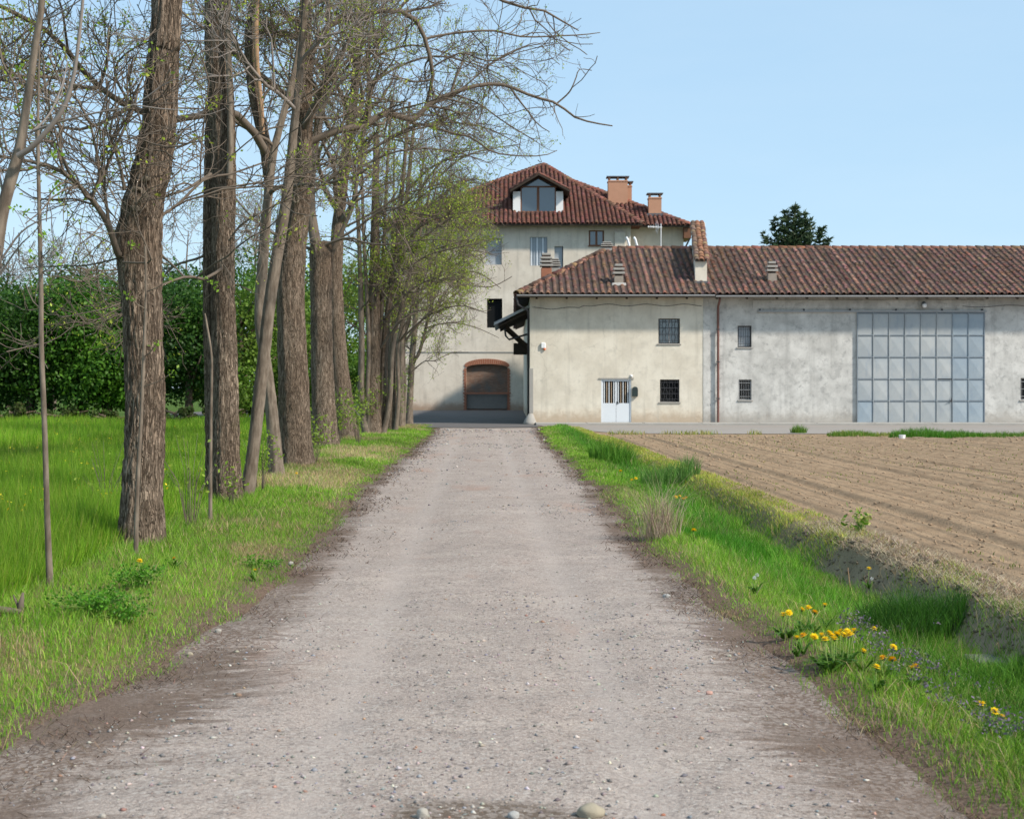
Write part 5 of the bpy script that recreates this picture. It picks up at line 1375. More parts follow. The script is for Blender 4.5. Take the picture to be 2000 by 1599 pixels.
for i, (px, y, h, rx) in enumerate(((20, 62.6, 1.0, 1.5), (120, 62.4, .9, 1.6), (205, 62.3, .8, 1.3), (345, 62.3, 1.0, 1.4), (430, 63, 1.1, 1.4))):
    bushy_tree('bramble', PX(px, y), y, h, rx, ['low bramble at the meadow edge, leftmost', 'low bramble under the bright bushy tree', 'low bramble at the meadow edge next to the thickest trunk', 'low bramble between the two thick trunks', 'low bramble behind the twin-stemmed tree'][i], 'brambles along the wood edge', [(.05, .11, .02), (.09, .15, .03), (.12, .12, .05)], 1800, 240 + i, .13, 0, 8, 'bramble')
for i, (px, y, h, lab) in enumerate(((-20, 72, 8.6, 'dark tree in the second rank at the far left of the wood'), (95, 72, 8.8, 'dark tree in the second rank behind the tallest sapling'), (200, 73, 8.8, 'dark tree in the second rank left of the thickest trunk'), (300, 73, 9.0, 'dark tree in the second rank right of the thickest trunk'), (410, 74, 9.2, 'dark tree in the second rank behind the twin stems'), (520, 78, 9.6, 'dark tree in the second rank behind the slender tree'), (615, 84, 10.4, 'dark tree in the second rank behind the pollard'))):
    bushy_tree('leafy_tree', PX(px, y), y, h, 3.6, lab, 'trees of the wood edge', HEDGE, 6000, 280 + i, .21, 0, 20)
for i, (px, y, h, rx, lab) in enumerate(((420, 68, 3.4, 2.2, 'shrub filling the gap right of the twin-stemmed tree'), (505, 70, 3.2, 2.2, 'shrub seen left of the stout flared trunk'), (590, 73, 3.6, 2.3, 'shrub seen right of the stout flared trunk'), (665, 77, 3.8, 2.4, 'shrub seen between the pollard and the flared trunk'), (735, 82, 4.2, 2.4, 'shrub behind the stems of the broad coppice'))):
    bushy_tree('wood_shrub', PX(px, y), y, h, rx, lab, 'shrubs of the wood edge', [(.07, .17, .02), (.11, .22, .025), (.16, .25, .04)], 4200, 260 + i, .17, 0, 14, 'shrub')
# trees beyond the wood: bare, hazy twigs with first leaves
for i, (px, y, h, lab) in enumerate(((15, 82, 9.2, 'pale bare tree poking above the wood at the far left'), (105, 84, 8.6, 'pale bare tree above the wood behind the tallest sapling'), (200, 84, 9.6, 'pale bare tree above the wood left of the thickest trunk'), (365, 80, 10.5, 'pale bare tree above the wood between the two thick trunks'), (500, 86, 11.5, 'bare tree standing behind the leaning smooth pole'))):
    t = Tree('bare_tree', (PX(px, y), y, -.05), lab, 'tree', 'bare trees behind the wood')
    hy = HZ - (h - EYE) / y * F
    t.trunk([(px, 800), (px + 4, 700), (px - 3, (700 + hy) / 2), (px + 3, hy)], y, [9, 7.5, 5, 1.5], 8, 40, 0, M['smooth_bark'], .1, 300 + i, limb=True)
    t.auto_limbs(12, (2.5, 4.5), .35, ang=40)
    t.finish(5, 3, 1.5, .5, 3, .10, cols=[(.22, .24, .08), (.28, .24, .10), (.17, .22, .06)], mat=M['grey_twig'], tipr=.008, L1=(1, 2.2), L2=(.5, 1.2), L3=(.3, .6), low=800, lspread=.12)
# spruce behind the barn
ys = 92.0; xs = PX(1553, ys); zt = PZ(398, ys)
sp = empty('spruce', (xs, ys, 0), 'dark spruce top rising behind the barn ridge', 'tree')
m = MB(); m.tube([(xs, ys, 0), (xs + .1, ys, zt * .5), (xs, ys, zt - .1)], [.35, .2, .02], 8); m.build('trunk', M['bark'], sp, 0, True)
rng = np.random.default_rng(5)
bp, bd, bc = [], [], []
lead = [(0, zt), (-1.35, zt - .95), (1.05, zt - .8), (-.65, zt - .35), (.6, zt - .4), (1.8, zt - 1.5), (-2.0, zt - 1.8), (2.2, zt - 2.2)]
for (ox, tz) in lead:                        # several leaders
    for q in range(320):
        dz = rng.random() ** .7 * min(tz - 5.2, 6.5); L = (.10 + .30 * dz) * (.5 + .6 * rng.random()); a = rng.random() * 6.283
        L = min(L, 2.6)
        c0_ = np.array((xs + ox * (1 - .12 * dz), ys + rng.normal() * .15, tz - dz))
        for w in range(7):
            s_ = (w + rng.random()) / 7
            bp.append(c0_ + np.array((math.cos(a) * L * s_, math.sin(a) * L * s_, (-.10 * s_ + .32 * s_ * s_) * L)))
            bd.append((math.cos(a), math.sin(a), .35 + .3 * rng.normal()))
bp, bd = np.array(bp), nrm(np.array(bd) + rng.standard_normal((len(bp), 3)) * .45)
sd_ = nrm(np.cross(bd, rng.standard_normal((len(bp), 3)))); n = len(bp); sz = .34 * (.6 + .6 * rng.random((n, 1)))
V = np.stack((bp - bd * sz * .3, bp + sd_ * sz * .20, bp + bd * sz, bp - sd_ * sz * .20), 1).reshape(-1, 3)
cl = np.array([(.045, .085, .042), (.065, .11, .05), (.09, .125, .06), (.055, .08, .04)])[rng.integers(0, 4, n)] * (.8 + .5 * rng.random((n, 1)))
tag(link('crown', mesh_np('crown', V, [np.arange(n)[:, None] * 4 + np.arange(4)[None, :]], M['leaf'], np.repeat(cl, 4, 0)), sp), kind='stuff')

# ------------------------------------------------------------------ grass
def blades_mesh(name, pos, h, w, lean, col, tipcol=None, mat=None, far=None):
    n = len(pos)
    az = RNG.random(n) * 2 * np.pi; la = RNG.random(n) * 2 * np.pi
    s_ = np.stack((np.cos(az), np.sin(az), 0 * az), -1); l_ = np.stack((np.cos(la), np.sin(la), 0 * la), -1)
    up = np.array((0, 0, 1.0)); h_, w_, le = h[:, None], w[:, None], lean[:, None]
    mid = pos + up * h_ * .58 * (1 - .25 * le) + l_ * h_ * le * .32
    tip = pos + up * h_ * (1 - .45 * le) + l_ * h_ * le * .95
    V = np.stack((pos - s_ * w_ * .5, pos + s_ * w_ * .5, mid + s_ * w_ * .38, mid - s_ * w_ * .38, tip), 1).reshape(-1, 3)
    if far is not None and far.any():
        nr = ~far; Vn = V.reshape(n, 5, 3); Cn = np.repeat(col[:, None, :], 5, 1)
        V1, C1 = Vn[nr].reshape(-1, 3), Cn[nr].reshape(-1, 3); n1_ = int(nr.sum())
        V2, C2 = Vn[far][:, [0, 1, 4]].reshape(-1, 3), Cn[far][:, :3].reshape(-1, 3); n2_ = int(far.sum())
        i1 = np.arange(n1_)[:, None] * 5; i2 = np.arange(n2_)[:, None] * 3 + n1_ * 5
        return mesh_np(name, np.concatenate((V1, V2)), [i1 + np.array([[0, 1, 2, 3]]), i1 + np.array([[3, 2, 4]]), i2 + np.array([[0, 1, 2]])], mat or M['blade'], np.concatenate((C1, C2)))
    i = np.arange(n)[:, None] * 5
    C = np.repeat(col[:, None, :], 5, 1)
    if tipcol is not None: C[:, 4] = tipcol
    return mesh_np(name, V, [i + np.array([[0, 1, 2, 3]]), i + np.array([[3, 2, 4]])], mat or M['blade'], C.reshape(-1, 3))
def vis(X, Y, m=1.0): return np.abs(X) < .375 * Y + m
def scatter(N, y0, y1, power, ufun):
    """N samples with density ~ Y^-power between y0 and y1"""
    r_ = RNG.random(N); a = 1 - power
    Y = (y0 ** a + r_ * (y1 ** a - y0 ** a)) ** (1 / a) if abs(a) > 1e-6 else y0 * (y1 / y0) ** r_
    u = ufun(Y, RNG.random(N)); X = u + axis(Y)
    k_ = vis(X, Y); return u[k_], X[k_], Y[k_]
def palette(n, cols, wts):
    k_ = RNG.choice(len(cols), n, p=np.array(wts) / sum(wts)); return np.array(cols)[k_] * (.75 + .5 * RNG.random((n, 1))) * (1 + .06 * RNG.standard_normal((n, 3)))
GR = [(.155, .325, .022), (.215, .41, .03), (.10, .235, .018), (.31, .43, .065)]
STRAW = [(.44, .33, .17), (.52, .39, .23), (.36, .27, .13)]
# left verge
def uf_left(Y, r): return uL(Y) + .10 - r * (uL(Y) + .1 - U_MEADOW)
u, X, Y = scatter(178000, 4.6, 65.5, .85, uf_left)
e = uL(Y) - u                              # distance in from the gravel edge
k_ = RNG.random(len(u)) < sstep(-.12, .22, e + .14 * fbm(X * 2.2, Y * 2.2, None, 61)) + .03
u, X, Y, e = u[k_], X[k_], Y[k_], e[k_]
dry = fbm(X * .9, Y * .42, None, 62)
dryp = sstep(.2, .8, dry + .25 * sstep(12, 30, Y)) * .7 * sstep(.05, .4, e) * (1 - .5 * sstep(1.6, 2.4, e))
isd = RNG.random(len(u)) < dryp + .055
col = palette(len(u), GR, (3, 3, 2, 2)); col[isd] = palette(isd.sum(), STRAW, (2, 2, 1))
tone = 1 + .25 * fbm(X * .6, Y * .4, None, 63)[:, None]; col = col * tone
h = (.04 + .08 * RNG.random(len(u)) + .10 * sstep(.6, 2.2, e) * RNG.random(len(u))) * (1 + .35 * fbm(X * 1.6, Y * 1.2, None, 64)) * (.45 + .55 * sstep(-.05, .5, e))
w = .0042 * (.7 + .6 * RNG.random(len(u))) * np.maximum(1, Y / 9)
g_ = link('verge_grass', blades_mesh('verge_grass', np.stack((X, Y, height(u, Y, False) - .005), -1), h.clip(.025, .5), w, .25 + .5 * RNG.random(len(u)), col.clip(.01, .7), far=Y > 10))
tag(g_, 'short green grass with straw patches on the left bank under the trees', 'grass', None, 'stuff')
# right verge
def uf_right(Y, r): return uR(Y) - .10 + r * (U_FIELD + .25 - uR(Y) + .1)
u, X, Y = scatter(182000, 4.8, 62, .85, uf_right)
e = u - uR(Y); wv = np.clip(e / (U_FIELD - uR(Y)), 0, 1.2)
bankp = sstep(.80, .86, wv) * (1 - .3 * sstep(.95, 1.05, wv)) * (1 - sstep(12.5, 18, Y + 3 * fbm(X * .8, Y * .5, None, 69))) * sstep(-.6, .0, fbm(X * 1.1, Y * .8, None, 70))      # bare dry ditch bank
k_ = (RNG.random(len(u)) < sstep(-.12, .25, e + .14 * fbm(X * 2.2, Y * 2.2, None, 65)) + .03) & (RNG.random(len(u)) > .93 * bankp)
u, X, Y, e, wv, bankp = u[k_], X[k_], Y[k_], e[k_], wv[k_], bankp[k_]
n = len(u)
dry = fbm(X * 1.1, Y * .6, None, 66)
isd = RNG.random(n) < .06 + .35 * sstep(.2, .9, dry) * (1 - sstep(.2, .5, wv)) + .9 * bankp
yel = sstep(.80, .94, wv) * sstep(10, 14, Y)
lush = np.exp(-((wv - .60) / .22) ** 2) * (.75 + .25 * sstep(12, 18, Y))
col = palette(n, GR, (2, 3, 2, 2)); 
col = col * (1 - lush[:, None] * np.array((.5, .22, .3)))
col = col * (1 - .28 * (1 - sstep(9, 14, Y)) * sstep(.15, .5, wv))[:, None]
iy = RNG.random(n) < yel * .8; col[iy] = palette(iy.sum(), [(.42, .43, .07), (.50, .45, .11), (.30, .36, .05)], (2, 1, 1))
col[isd] = palette(isd.sum(), STRAW + [(.24, .19, .13)], (2, 2, 2, 1)); col = col * (1 + .22 * fbm(X * .8, Y * .5, None, 67)[:, None])
h = (.04 + .07 * RNG.random(n) + .17 * lush * RNG.random(n) + .02 * yel * RNG.random(n)) * (1 - .35 * yel) * (1 + .55 * fbm(X * 1.6, Y * 1.2, None, 68)) * (.45 + .55 * sstep(-.05, .5, e))
w = .0044 * (.7 + .6 * RNG.random(n)) * np.maximum(1, Y / 9)
g_ = link('verge_grass', blades_mesh('verge_grass', np.stack((X, Y, height(u, Y, False) - .005), -1), h.clip(.025, .55), w, .25 + .5 * RNG.random(n), col.clip(.01, .7), far=Y > 10))
tag(g_, 'green grass between the gravel road and the ploughed field', 'grass', None, 'stuff')
# meadow of tall young grass
def mead_edge(Y): return np.interp(Y, [8, 15, 22, 40], [-3.45, -3.62, -3.9, -4.55])
def uf_mead(Y, r): return mead_edge(Y) - r * (np.maximum(.40 * Y - 2.0, 1.0))
u, X, Y = scatter(260000, 7.6, 63, .75, uf_mead)
n = len(u)
patch = fbm(X * .35, Y * .22, None, 71)
col = palette(n, [(.14, .28, .012), (.19, .36, .018), (.10, .22, .012), (.25, .38, .04)], (3, 3, 2, 1)) * (1 + .32 * patch[:, None])
iy = RNG.random(n) < .10; col[iy] = palette(iy.sum(), [(.34, .38, .06), (.40, .36, .10), (.28, .34, .05)], (2, 1, 2))
h = (.40 + .26 * RNG.random(n)) * (1 + .25 * patch) * (.45 + .55 * sstep(0, .7, mead_edge(Y) - u))
w = .0065 * (.7 + .6 * RNG.random(n)) * np.maximum(1, Y / 11)
g_ = link('meadow_grass', blades_mesh('meadow_grass', np.stack((X, Y, height(u, Y, False) - .01), -1), h, w, .15 + .35 * RNG.random(n), col.clip(.01, .7), far=Y > 10.5))
tag(g_, 'tall bright green grass filling the meadow behind the trees', 'grass', None, 'stuff')
# stray weeds and yellow flowers in the meadow
n = 260
u, X, Y = scatter(n, 16, 60, .6, uf_mead); n = len(u)
zz = height(u, Y, False) + .36 + .14 * RNG.random(n)
lc = leaf_cloud(np.stack((X, Y, zz), -1), 3, .035, [(.62, .50, .02), (.55, .52, .03), (.7, .55, .03)], .03)
tag(link('meadow_flowers', mesh_np('meadow_flowers', lc[0], [lc[1]], M['petal'], lc[2])), 'scattered small yellow flowers in the meadow grass', 'flowers', None, 'stuff')
# sprouting green in the ploughed field, weeds along its far edge
n = 9000
u, X, Y = scatter(n, 8, 51, 1.0, lambda Y, r: U_FIELD + .2 + r * (.40 * Y))
k_ = fbm(u * 1.4, Y * .15, None, 75) > .05; u, X, Y = u[k_], X[k_], Y[k_]; n = len(u)
tag(link('field_sprouts', blades_mesh('field_sprouts', np.stack((X, Y, height(u, Y) - .004), -1), .03 + .03 * RNG.random(n), .006 * np.maximum(1, Y / 9), .3 + .4 * RNG.random(n), palette(n, [(.20, .24, .05), (.28, .28, .09), (.13, .20, .03)], (1, 1, 1)))),
    'tiny green sprouts scattered over the ploughed field', 'sprouts', None, 'stuff')

n = 2600
Xw = 3.5 + 24 * RNG.random(n); Yw = 51.6 + .8 * RNG.random(n); k_ = fbm(Xw * .9, Yw * .2, None, 97) > .05; Xw, Yw = Xw[k_], Yw[k_]; n = len(Xw)
tag(link('edge_weeds', blades_mesh('edge_weeds', np.stack((Xw, Yw, 0 * Xw - .01), -1), .10 + .16 * RNG.random(n), np.full(n, .022), .3 + .4 * RNG.random(n), palette(n, [(.32, .32, .08), (.18, .28, .04), (.42, .37, .14)], (1, 1, 1)))), 'thin yellowish weeds along the far edge of the field', 'weeds', None, 'stuff')

# ------------------------------------------------------------------ stones, clods, litter
OCT = nrm(np.array([(1, 0, 0), (-1, 0, 0), (0, 1, 0), (0, -1, 0), (0, 0, 1), (.0, 0, -1.)]))
OF = np.array([(0, 2, 4), (2, 1, 4), (1, 3, 4), (3, 0, 4), (2, 0, 5), (1, 2, 5), (3, 1, 5), (0, 3, 5)])
def lumps(name, pos, size, flat, cols, mat):
    n = len(pos)
    a = RNG.random(n) * 6.283; sc = size[:, None] * (.65 + .7 * RNG.random((n, 3))); sc[:, 2] *= flat
    v = OCT[None] * (1 + .3 * RNG.standard_normal((n, 6, 1))).clip(.5, 1.5) * sc[:, None, :]
    x = v[..., 0] * np.cos(a)[:, None] - v[..., 1] * np.sin(a)[:, None]; y = v[..., 0] * np.sin(a)[:, None] + v[..., 1] * np.cos(a)[:, None]
    V = np.stack((x, y, v[..., 2]), -1) + pos[:, None, :]
    return mesh_np(name, V.reshape(-1, 3), [(OF[None] + np.arange(n)[:, None, None] * 6).reshape(-1, 3)], mat, np.repeat(cols, 6, 0), True)
u, X, Y = scatter(22000, 4.4, 58, 1.25, lambda Y, r: uL(Y) + .1 + r * (uR(Y) - uL(Y) - .2))
pat = fbm(X * .9, Y * .45, None, 81) + .25 * fbm(X * 4, Y * 4, None, 82)
k_ = RNG.random(len(u)) < .10 + .9 * sstep(.05, .7, pat - .25 * np.exp(-((np.abs(u) - .72) / .25) ** 2))
u, X, Y = u[k_], X[k_], Y[k_]; n = len(u)
sz = (.004 + .009 * RNG.random(n) ** 4.0) * np.maximum(1, Y / 13)
colp = palette(n, [(.30, .27, .25), (.20, .185, .18), (.42, .38, .34), (.50, .45, .40), (.36, .23, .17), (.26, .26, .27)], (5, 4, 3, .5, 1, 2))
tag(link('gravel_stones', lumps('gravel_stones', np.stack((X, Y, height(u, Y) + sz * .25), -1), sz, .6, colp.clip(.02, .8), M['stone'])), 'loose gravel stones strewn over the road surface', 'gravel', None, 'stuff')
n = 3600
Yq = 5.3 + 6.5 * RNG.random(n) ** 1.7; uq = uL(Yq) + .3 + (uR(Yq) - uL(Yq) - .5) * RNG.random(n)
k_ = RNG.random(n) < .25 + .75 * sstep(-.1, .5, fbm(uq * 1.3, Yq * 1.1, None, 88)); uq, Yq = uq[k_], Yq[k_]; n = len(uq)
szq = .0045 + .011 * RNG.random(n) ** 2.6
tag(link('gravel_stones', lumps('gravel_stones', np.stack((uq + axis(Yq), Yq, height(uq, Yq) + szq * .15), -1), szq, .6, palette(n, [(.30, .26, .23), (.17, .155, .15), (.40, .35, .31), (.52, .47, .42), (.36, .21, .15), (.24, .25, .26)], (4, 4, 3, 1.2, 1, 2)).clip(.02, .7), M['stone'])), 'coarser pebbles lying on the nearest stretch of the road', 'gravel', None, 'stuff')
# dark litter of husks and twigs along both road edges
n = 12000
sgn = np.where(RNG.random(n) < .55, -1, 1)
Yl = 4.4 * (60 / 4.4) ** RNG.random(n)
ul = np.where(sgn < 0, uL(Yl) + np.abs(RNG.normal(0, .32, n)) - .06, uR(Yl) - np.abs(RNG.normal(0, .20, n)) + .06)
k_ = (RNG.random(n) < sstep(-.5, .6, fbm(ul * 3, Yl * 1.3, None, 83))) & vis(ul + axis(Yl), Yl); ul, Yl = ul[k_], Yl[k_]; n = len(ul)
tag(link('road_litter', blades_mesh('road_litter', np.stack((ul + axis(Yl), Yl, height(ul, Yl) + .004), -1), .03 + .06 * RNG.random(n), .005 * np.maximum(1, Yl / 9), np.full(n, 1.6), palette(n, [(.10, .065, .045), (.15, .10, .07), (.22, .15, .10), (.07, .05, .04)], (3, 3, 1, 2)), None, M['stone'])),
    'brown plant litter along the road edges', 'litter', None, 'stuff')
# clods on the field
u, X, Y = scatter(15500, 7.5, 51, 1.0, lambda Y, r: U_FIELD + .05 + r * (.40 * Y))
n = len(u)
sz = (.006 + .022 * RNG.random(n) ** 4) * np.maximum(1, Y / 22)
tag(link('soil_clods', lumps('soil_clods', np.stack((X, Y, height(u, Y) + sz * .2), -1), sz, .7, np.full((n, 3), .3), M['clod'])), 'crumbly soil clods covering the ploughed field', 'soil', None, 'stuff')
# dry matted stalks on the ditch bank near the right edge
n = 8000
Yb = 6.5 + 11.0 * RNG.random(n); ub = uR(Yb) + (U_FIELD + .35 - uR(Yb)) * (.80 + .24 * RNG.random(n)); k_ = vis(ub + axis(Yb), Yb); ub, Yb = ub[k_], Yb[k_]; n = len(ub)
tag(link('dry_stalks', blades_mesh('dry_stalks', np.stack((ub + axis(Yb), Yb, height(ub, Yb, False) + .01), -1), .06 + .10 * RNG.random(n), np.full(n, .004), 1.3 + .5 * RNG.random(n), palette(n, [(.42, .33, .22), (.30, .23, .155), (.50, .41, .29), (.22, .165, .115)], (2, 2, 2, 1)), None, M['stone'])),
    'matted dry grey stalks on the ditch bank by the field', 'dry grass', None, 'stuff')
n = 2600
Yb = 6.5 + 11.0 * RNG.random(n) ** 1.2; ub = uR(Yb) + (U_FIELD + .15 - uR(Yb)) * (.80 + .22 * RNG.random(n)); k_ = vis(ub + axis(Yb), Yb); ub, Yb = ub[k_], Yb[k_]; n = len(ub)
szb = .007 + .024 * RNG.random(n) ** 3
tag(link('bank_clods', lumps('bank_clods', np.stack((ub + axis(Yb), Yb, height(ub, Yb, False) + szb * .2), -1), szb, .8, np.full((n, 3), .2), M['bank'])), 'crumbling earth clods on the steep ditch bank', 'soil', None, 'stuff')
# purple dead-nettle in the near right verge
n = 750
Yp = 6.2 + 5.5 * RNG.random(n) ** 1.2; upx = 1640 + 420 * RNG.random(n); Xp = PX(upx, Yp); up_ = Xp - axis(Yp)
k_ = (up_ > uR(Yp) + .35) & (up_ < 3.6) & (fbm(Xp * 2.2, Yp * 1.6, None, 91) > .1); Xp, Yp, up_ = Xp[k_], Yp[k_], up_[k_]; n = len(Xp)
zp = height(up_, Yp, False) + .12 + .09 * RNG.random(n)
lc = leaf_cloud(np.stack((Xp, Yp, zp), -1), 8, .019, [(.17, .14, .18), (.22, .155, .23), (.13, .16, .08), (.11, .16, .05)], .014)
tag(link('dead_nettles', mesh_np('dead_nettles', lc[0], [lc[1]], M['petal'], lc[2])), 'dull purple dead-nettle heads in the near right verge', 'flowers', None, 'stuff')

# long dry bents bending out of the near grass
for nm, uf, nn, lab in (('dry_bents', uf_right, 700, 'long straw-coloured bents arching out of the right verge'), ('dry_bents', uf_left, 600, 'long straw-coloured bents arching out of the left bank')):
    u, X, Y = scatter(nn, 5.2, 24, 1.0, uf); k_ = np.abs(u) > 2.15; u, X, Y = u[k_], X[k_], Y[k_]; k_ = fbm(X * 1.3, Y * .8, None, 95) > -.1; u, X, Y = u[k_], X[k_], Y[k_]; n = len(u)
    tag(link(nm, blades_mesh(nm, np.stack((X, Y, height(u, Y, False)), -1), .14 + .16 * RNG.random(n), np.full(n, .0045), .6 + .8 * RNG.random(n), palette(n, STRAW, (1, 2, 1)))), lab, 'dry grass', None, 'stuff')

def stone(px, py, wpx, hpx, label, c, seed):
    X, Y, z = gpt(px, py + hpx * .4); Y = float(Y); r_ = wpx / 2 / F * Y; hh = hpx / F * Y
    bm = bmesh.new(); bmesh.ops.create_icosphere(bm, subdivisions=3, radius=1)
    me = bpy.data.meshes.new('stone')
    co = np.array([v.co for v in bm.verts]); d = 1 + .16 * fbm(co[:, 0] * 1.4 + seed, co[:, 1] * 1.4, co[:, 2] * 1.4, seed)
    for v, c_, k_ in zip(bm.verts, co, d): v.co = Vector((c_[0] * r_ * k_, c_[1] * r_ * .75 * k_, c_[2] * hh * .62 * k_))
    bm.to_mesh(me); bm.free(); me.polygons.foreach_set("use_smooth", [True] * len(me.polygons)); me.materials.append(c)
    return tag(link('stone', me, None, (X, Y, z + hh * .28)), label, 'stone', 'larger stones lying on the road')
palest = plain('pale_stone', (.36, .33, .285), .9, .15, .2, 20, .3); buff = plain('buff_stone', (.33, .285, .21), .9, .15, .2, 20, .3); greyst = plain('grey_stone', (.36, .35, .33), .9, .15, .2, 20, .3)
stone(1155, 1582, 58, 26, 'largest smooth buff stone at the bottom of the road', buff, 1)
stone(825, 1588, 24, 22, 'small whitish stone at the bottom edge, left of the large buff one', palest, 2)
stone(1003, 1590, 24, 14, 'small grey stone at the bottom edge between two paler ones', greyst, 3)
stone(426, 1231, 14, 7, 'tiny white stone in the brown litter at the left edge', palest, 4)
stone(371, 1276, 14, 8, 'tiny pale stone at the left grass edge of the road', buff, 5)
stone(568, 1100, 12, 8, 'tiny pale stone by the left grass in mid distance', palest, 6)
stone(1302, 1163, 16, 8, 'flat grey stone at the right grass edge', greyst, 7)
stone(1385, 1352, 14, 8, 'small pink stone on the right side of the road', plain('pink_stone', (.45, .27, .22), .9, .1, .1, 9), 8)
stone(200, 1592, 14, 8, 'small white stone at the bottom left of the road', palest, 9)
stone(466, 1356, 14, 7, 'small brown stone on the left part of the road', plain('brown_stone', (.26, .18, .13), .9, .1, .2, 9), 10)
stone(1295, 1590, 10, 5, 'red brick crumb at the bottom right of the road', M['brick'], 11)

# ------------------------------------------------------------------ plants one can point at
def petals_disc(r, n, tilt, z0):
    V, f = [], []
    for i in range(n):
        a = 2 * math.pi * (i + random.random() * .4) / n; w = .55 * 2 * math.pi / n * 2.2; rr = r * (.85 + .25 * random.random())
        b = len(V)
        V += [(0, 0, z0), (math.cos(a - w / 2) * rr * .65, math.sin(a - w / 2) * rr * .65, z0 + tilt * r * .6), (math.cos(a) * rr, math.sin(a) * rr, z0 + tilt * r), (math.cos(a + w / 2) * rr * .65, math.sin(a + w / 2) * rr * .65, z0 + tilt * r * .6)]
        f.append((b, b + 1, b + 2, b + 3))
    return V, f
def head_mesh(cols):
    V, f = [], []
    for r, n, t_, z0 in ((.024, 20, -.10, 0), (.021, 18, .25, .002), (.016, 14, .55, .004), (.009, 10, .8, .006)):
        v, ff = petals_disc(r, n, t_, z0); b = len(V); V += v; f += [tuple(i + b for i in q) for q in ff]
    c = np.array(cols)[RNG.integers(0, len(cols), len(f))] * (.85 + .3 * RNG.random((len(f), 1)))
    return mesh_np('flower_head', np.array(V), [np.array(f)], M['petal'], np.repeat(c, 4, 0))
heads = [head_mesh([(.86, .62, .01), (.90, .68, .015), (.84, .55, .01)]) for _ in range(3)]
oheads = head_mesh([(.80, .42, .012), (.84, .50, .012)])
puff_v = nrm(RNG.standard_normal((90, 3)))
puff = leaf_cloud(puff_v * .02, 1, .012, [(.75, .75, .75), (.6, .6, .6)], .001)
puff_me = mesh_np('seed_head', puff[0], [puff[1]], M['petal'], puff[2])
rosette_cols = [(.06, .15, .015), (.09, .20, .02)]
M['stem'] = plain('flower_stem', (.22, .30, .08), .7, .2, .15, 20); M['involucre'] = plain('green_involucre', (.10, .16, .04), .7, .2, .15, 20)
def dandelion(px, py, hgt, label, kind='y', scale=1.0, base_shift=(0, 0), group='dandelions of the right verge'):
    X, Y, z = gpt(px, py, hgt)
    bx, by_ = X + base_shift[0], Y + base_shift[1]; zb = gz(bx, by_)
    root = empty('dandelion', (bx, by_, zb), label, 'dandelion', group)
    top = Vector((X, Y, z + hgt)); m = MB()
    m.tube([(bx, by_, zb - .01), ((bx + X) / 2 + random.uniform(-.01, .01), (by_ + Y) / 2, zb + hgt * .55), tuple(top - Vector((0, 0, .008)))], [.003, .0026, .0024], 5); m.build('stem', M['stem'], root, 0, True)
    if kind != 'w':
        m = MB(); m.tube([tuple(top - Vector((0, 0, .016))), tuple(top - Vector((0, 0, .006))), tuple(top)], [.003, .009, .008], 7); m.build('calyx', M['involucre'], root, 0, True)
    o = link('flower_head' if kind != 'w' else 'seed_head', {'y': random.choice(heads), 'o': oheads, 'w': puff_me}[kind], root, tuple(top))
    o.scale = (scale, scale, scale); o.rotation_euler = (random.uniform(-.35, .5), random.uniform(-.4, .4), random.random() * 6)
    bl = [];
    nb_ = 9; la = RNG.random(nb_) * 6.28
    lc_pos = np.stack((bx + .0 * la, by_ + 0 * la, zb + .01 + 0 * la), -1)
    col = np.array(rosette_cols)[RNG.integers(0, 2, nb_)]
    link('rosette', blades_mesh('rosette', lc_pos, .10 + .07 * RNG.random(nb_), np.full(nb_, .022), .9 + .5 * RNG.random(nb_), col), root)
cl = [(1590, 1243), (1605, 1240), (1620, 1236), (1635, 1238), (1612, 1248), (1630, 1247), (1648, 1240), (1655, 1233), (1668, 1231), (1642, 1233), (1625, 1241), (1660, 1238)]
cl.sort(); ORD = ['leftmost', 'second from left', 'third from left', 'fourth from left', 'fifth from left', 'sixth from left', 'sixth from right', 'fifth from right', 'fourth from right', 'third from right', 'second from right', 'rightmost']
for i, (x, y) in enumerate(cl):
    dandelion(x, y, .19 + .02 * random.random(), ORD[i] + ' yellow dandelion of the dense flower cluster in the right verge', 'y', 1.3, (.012 * (5 - i) * .6, -.03))
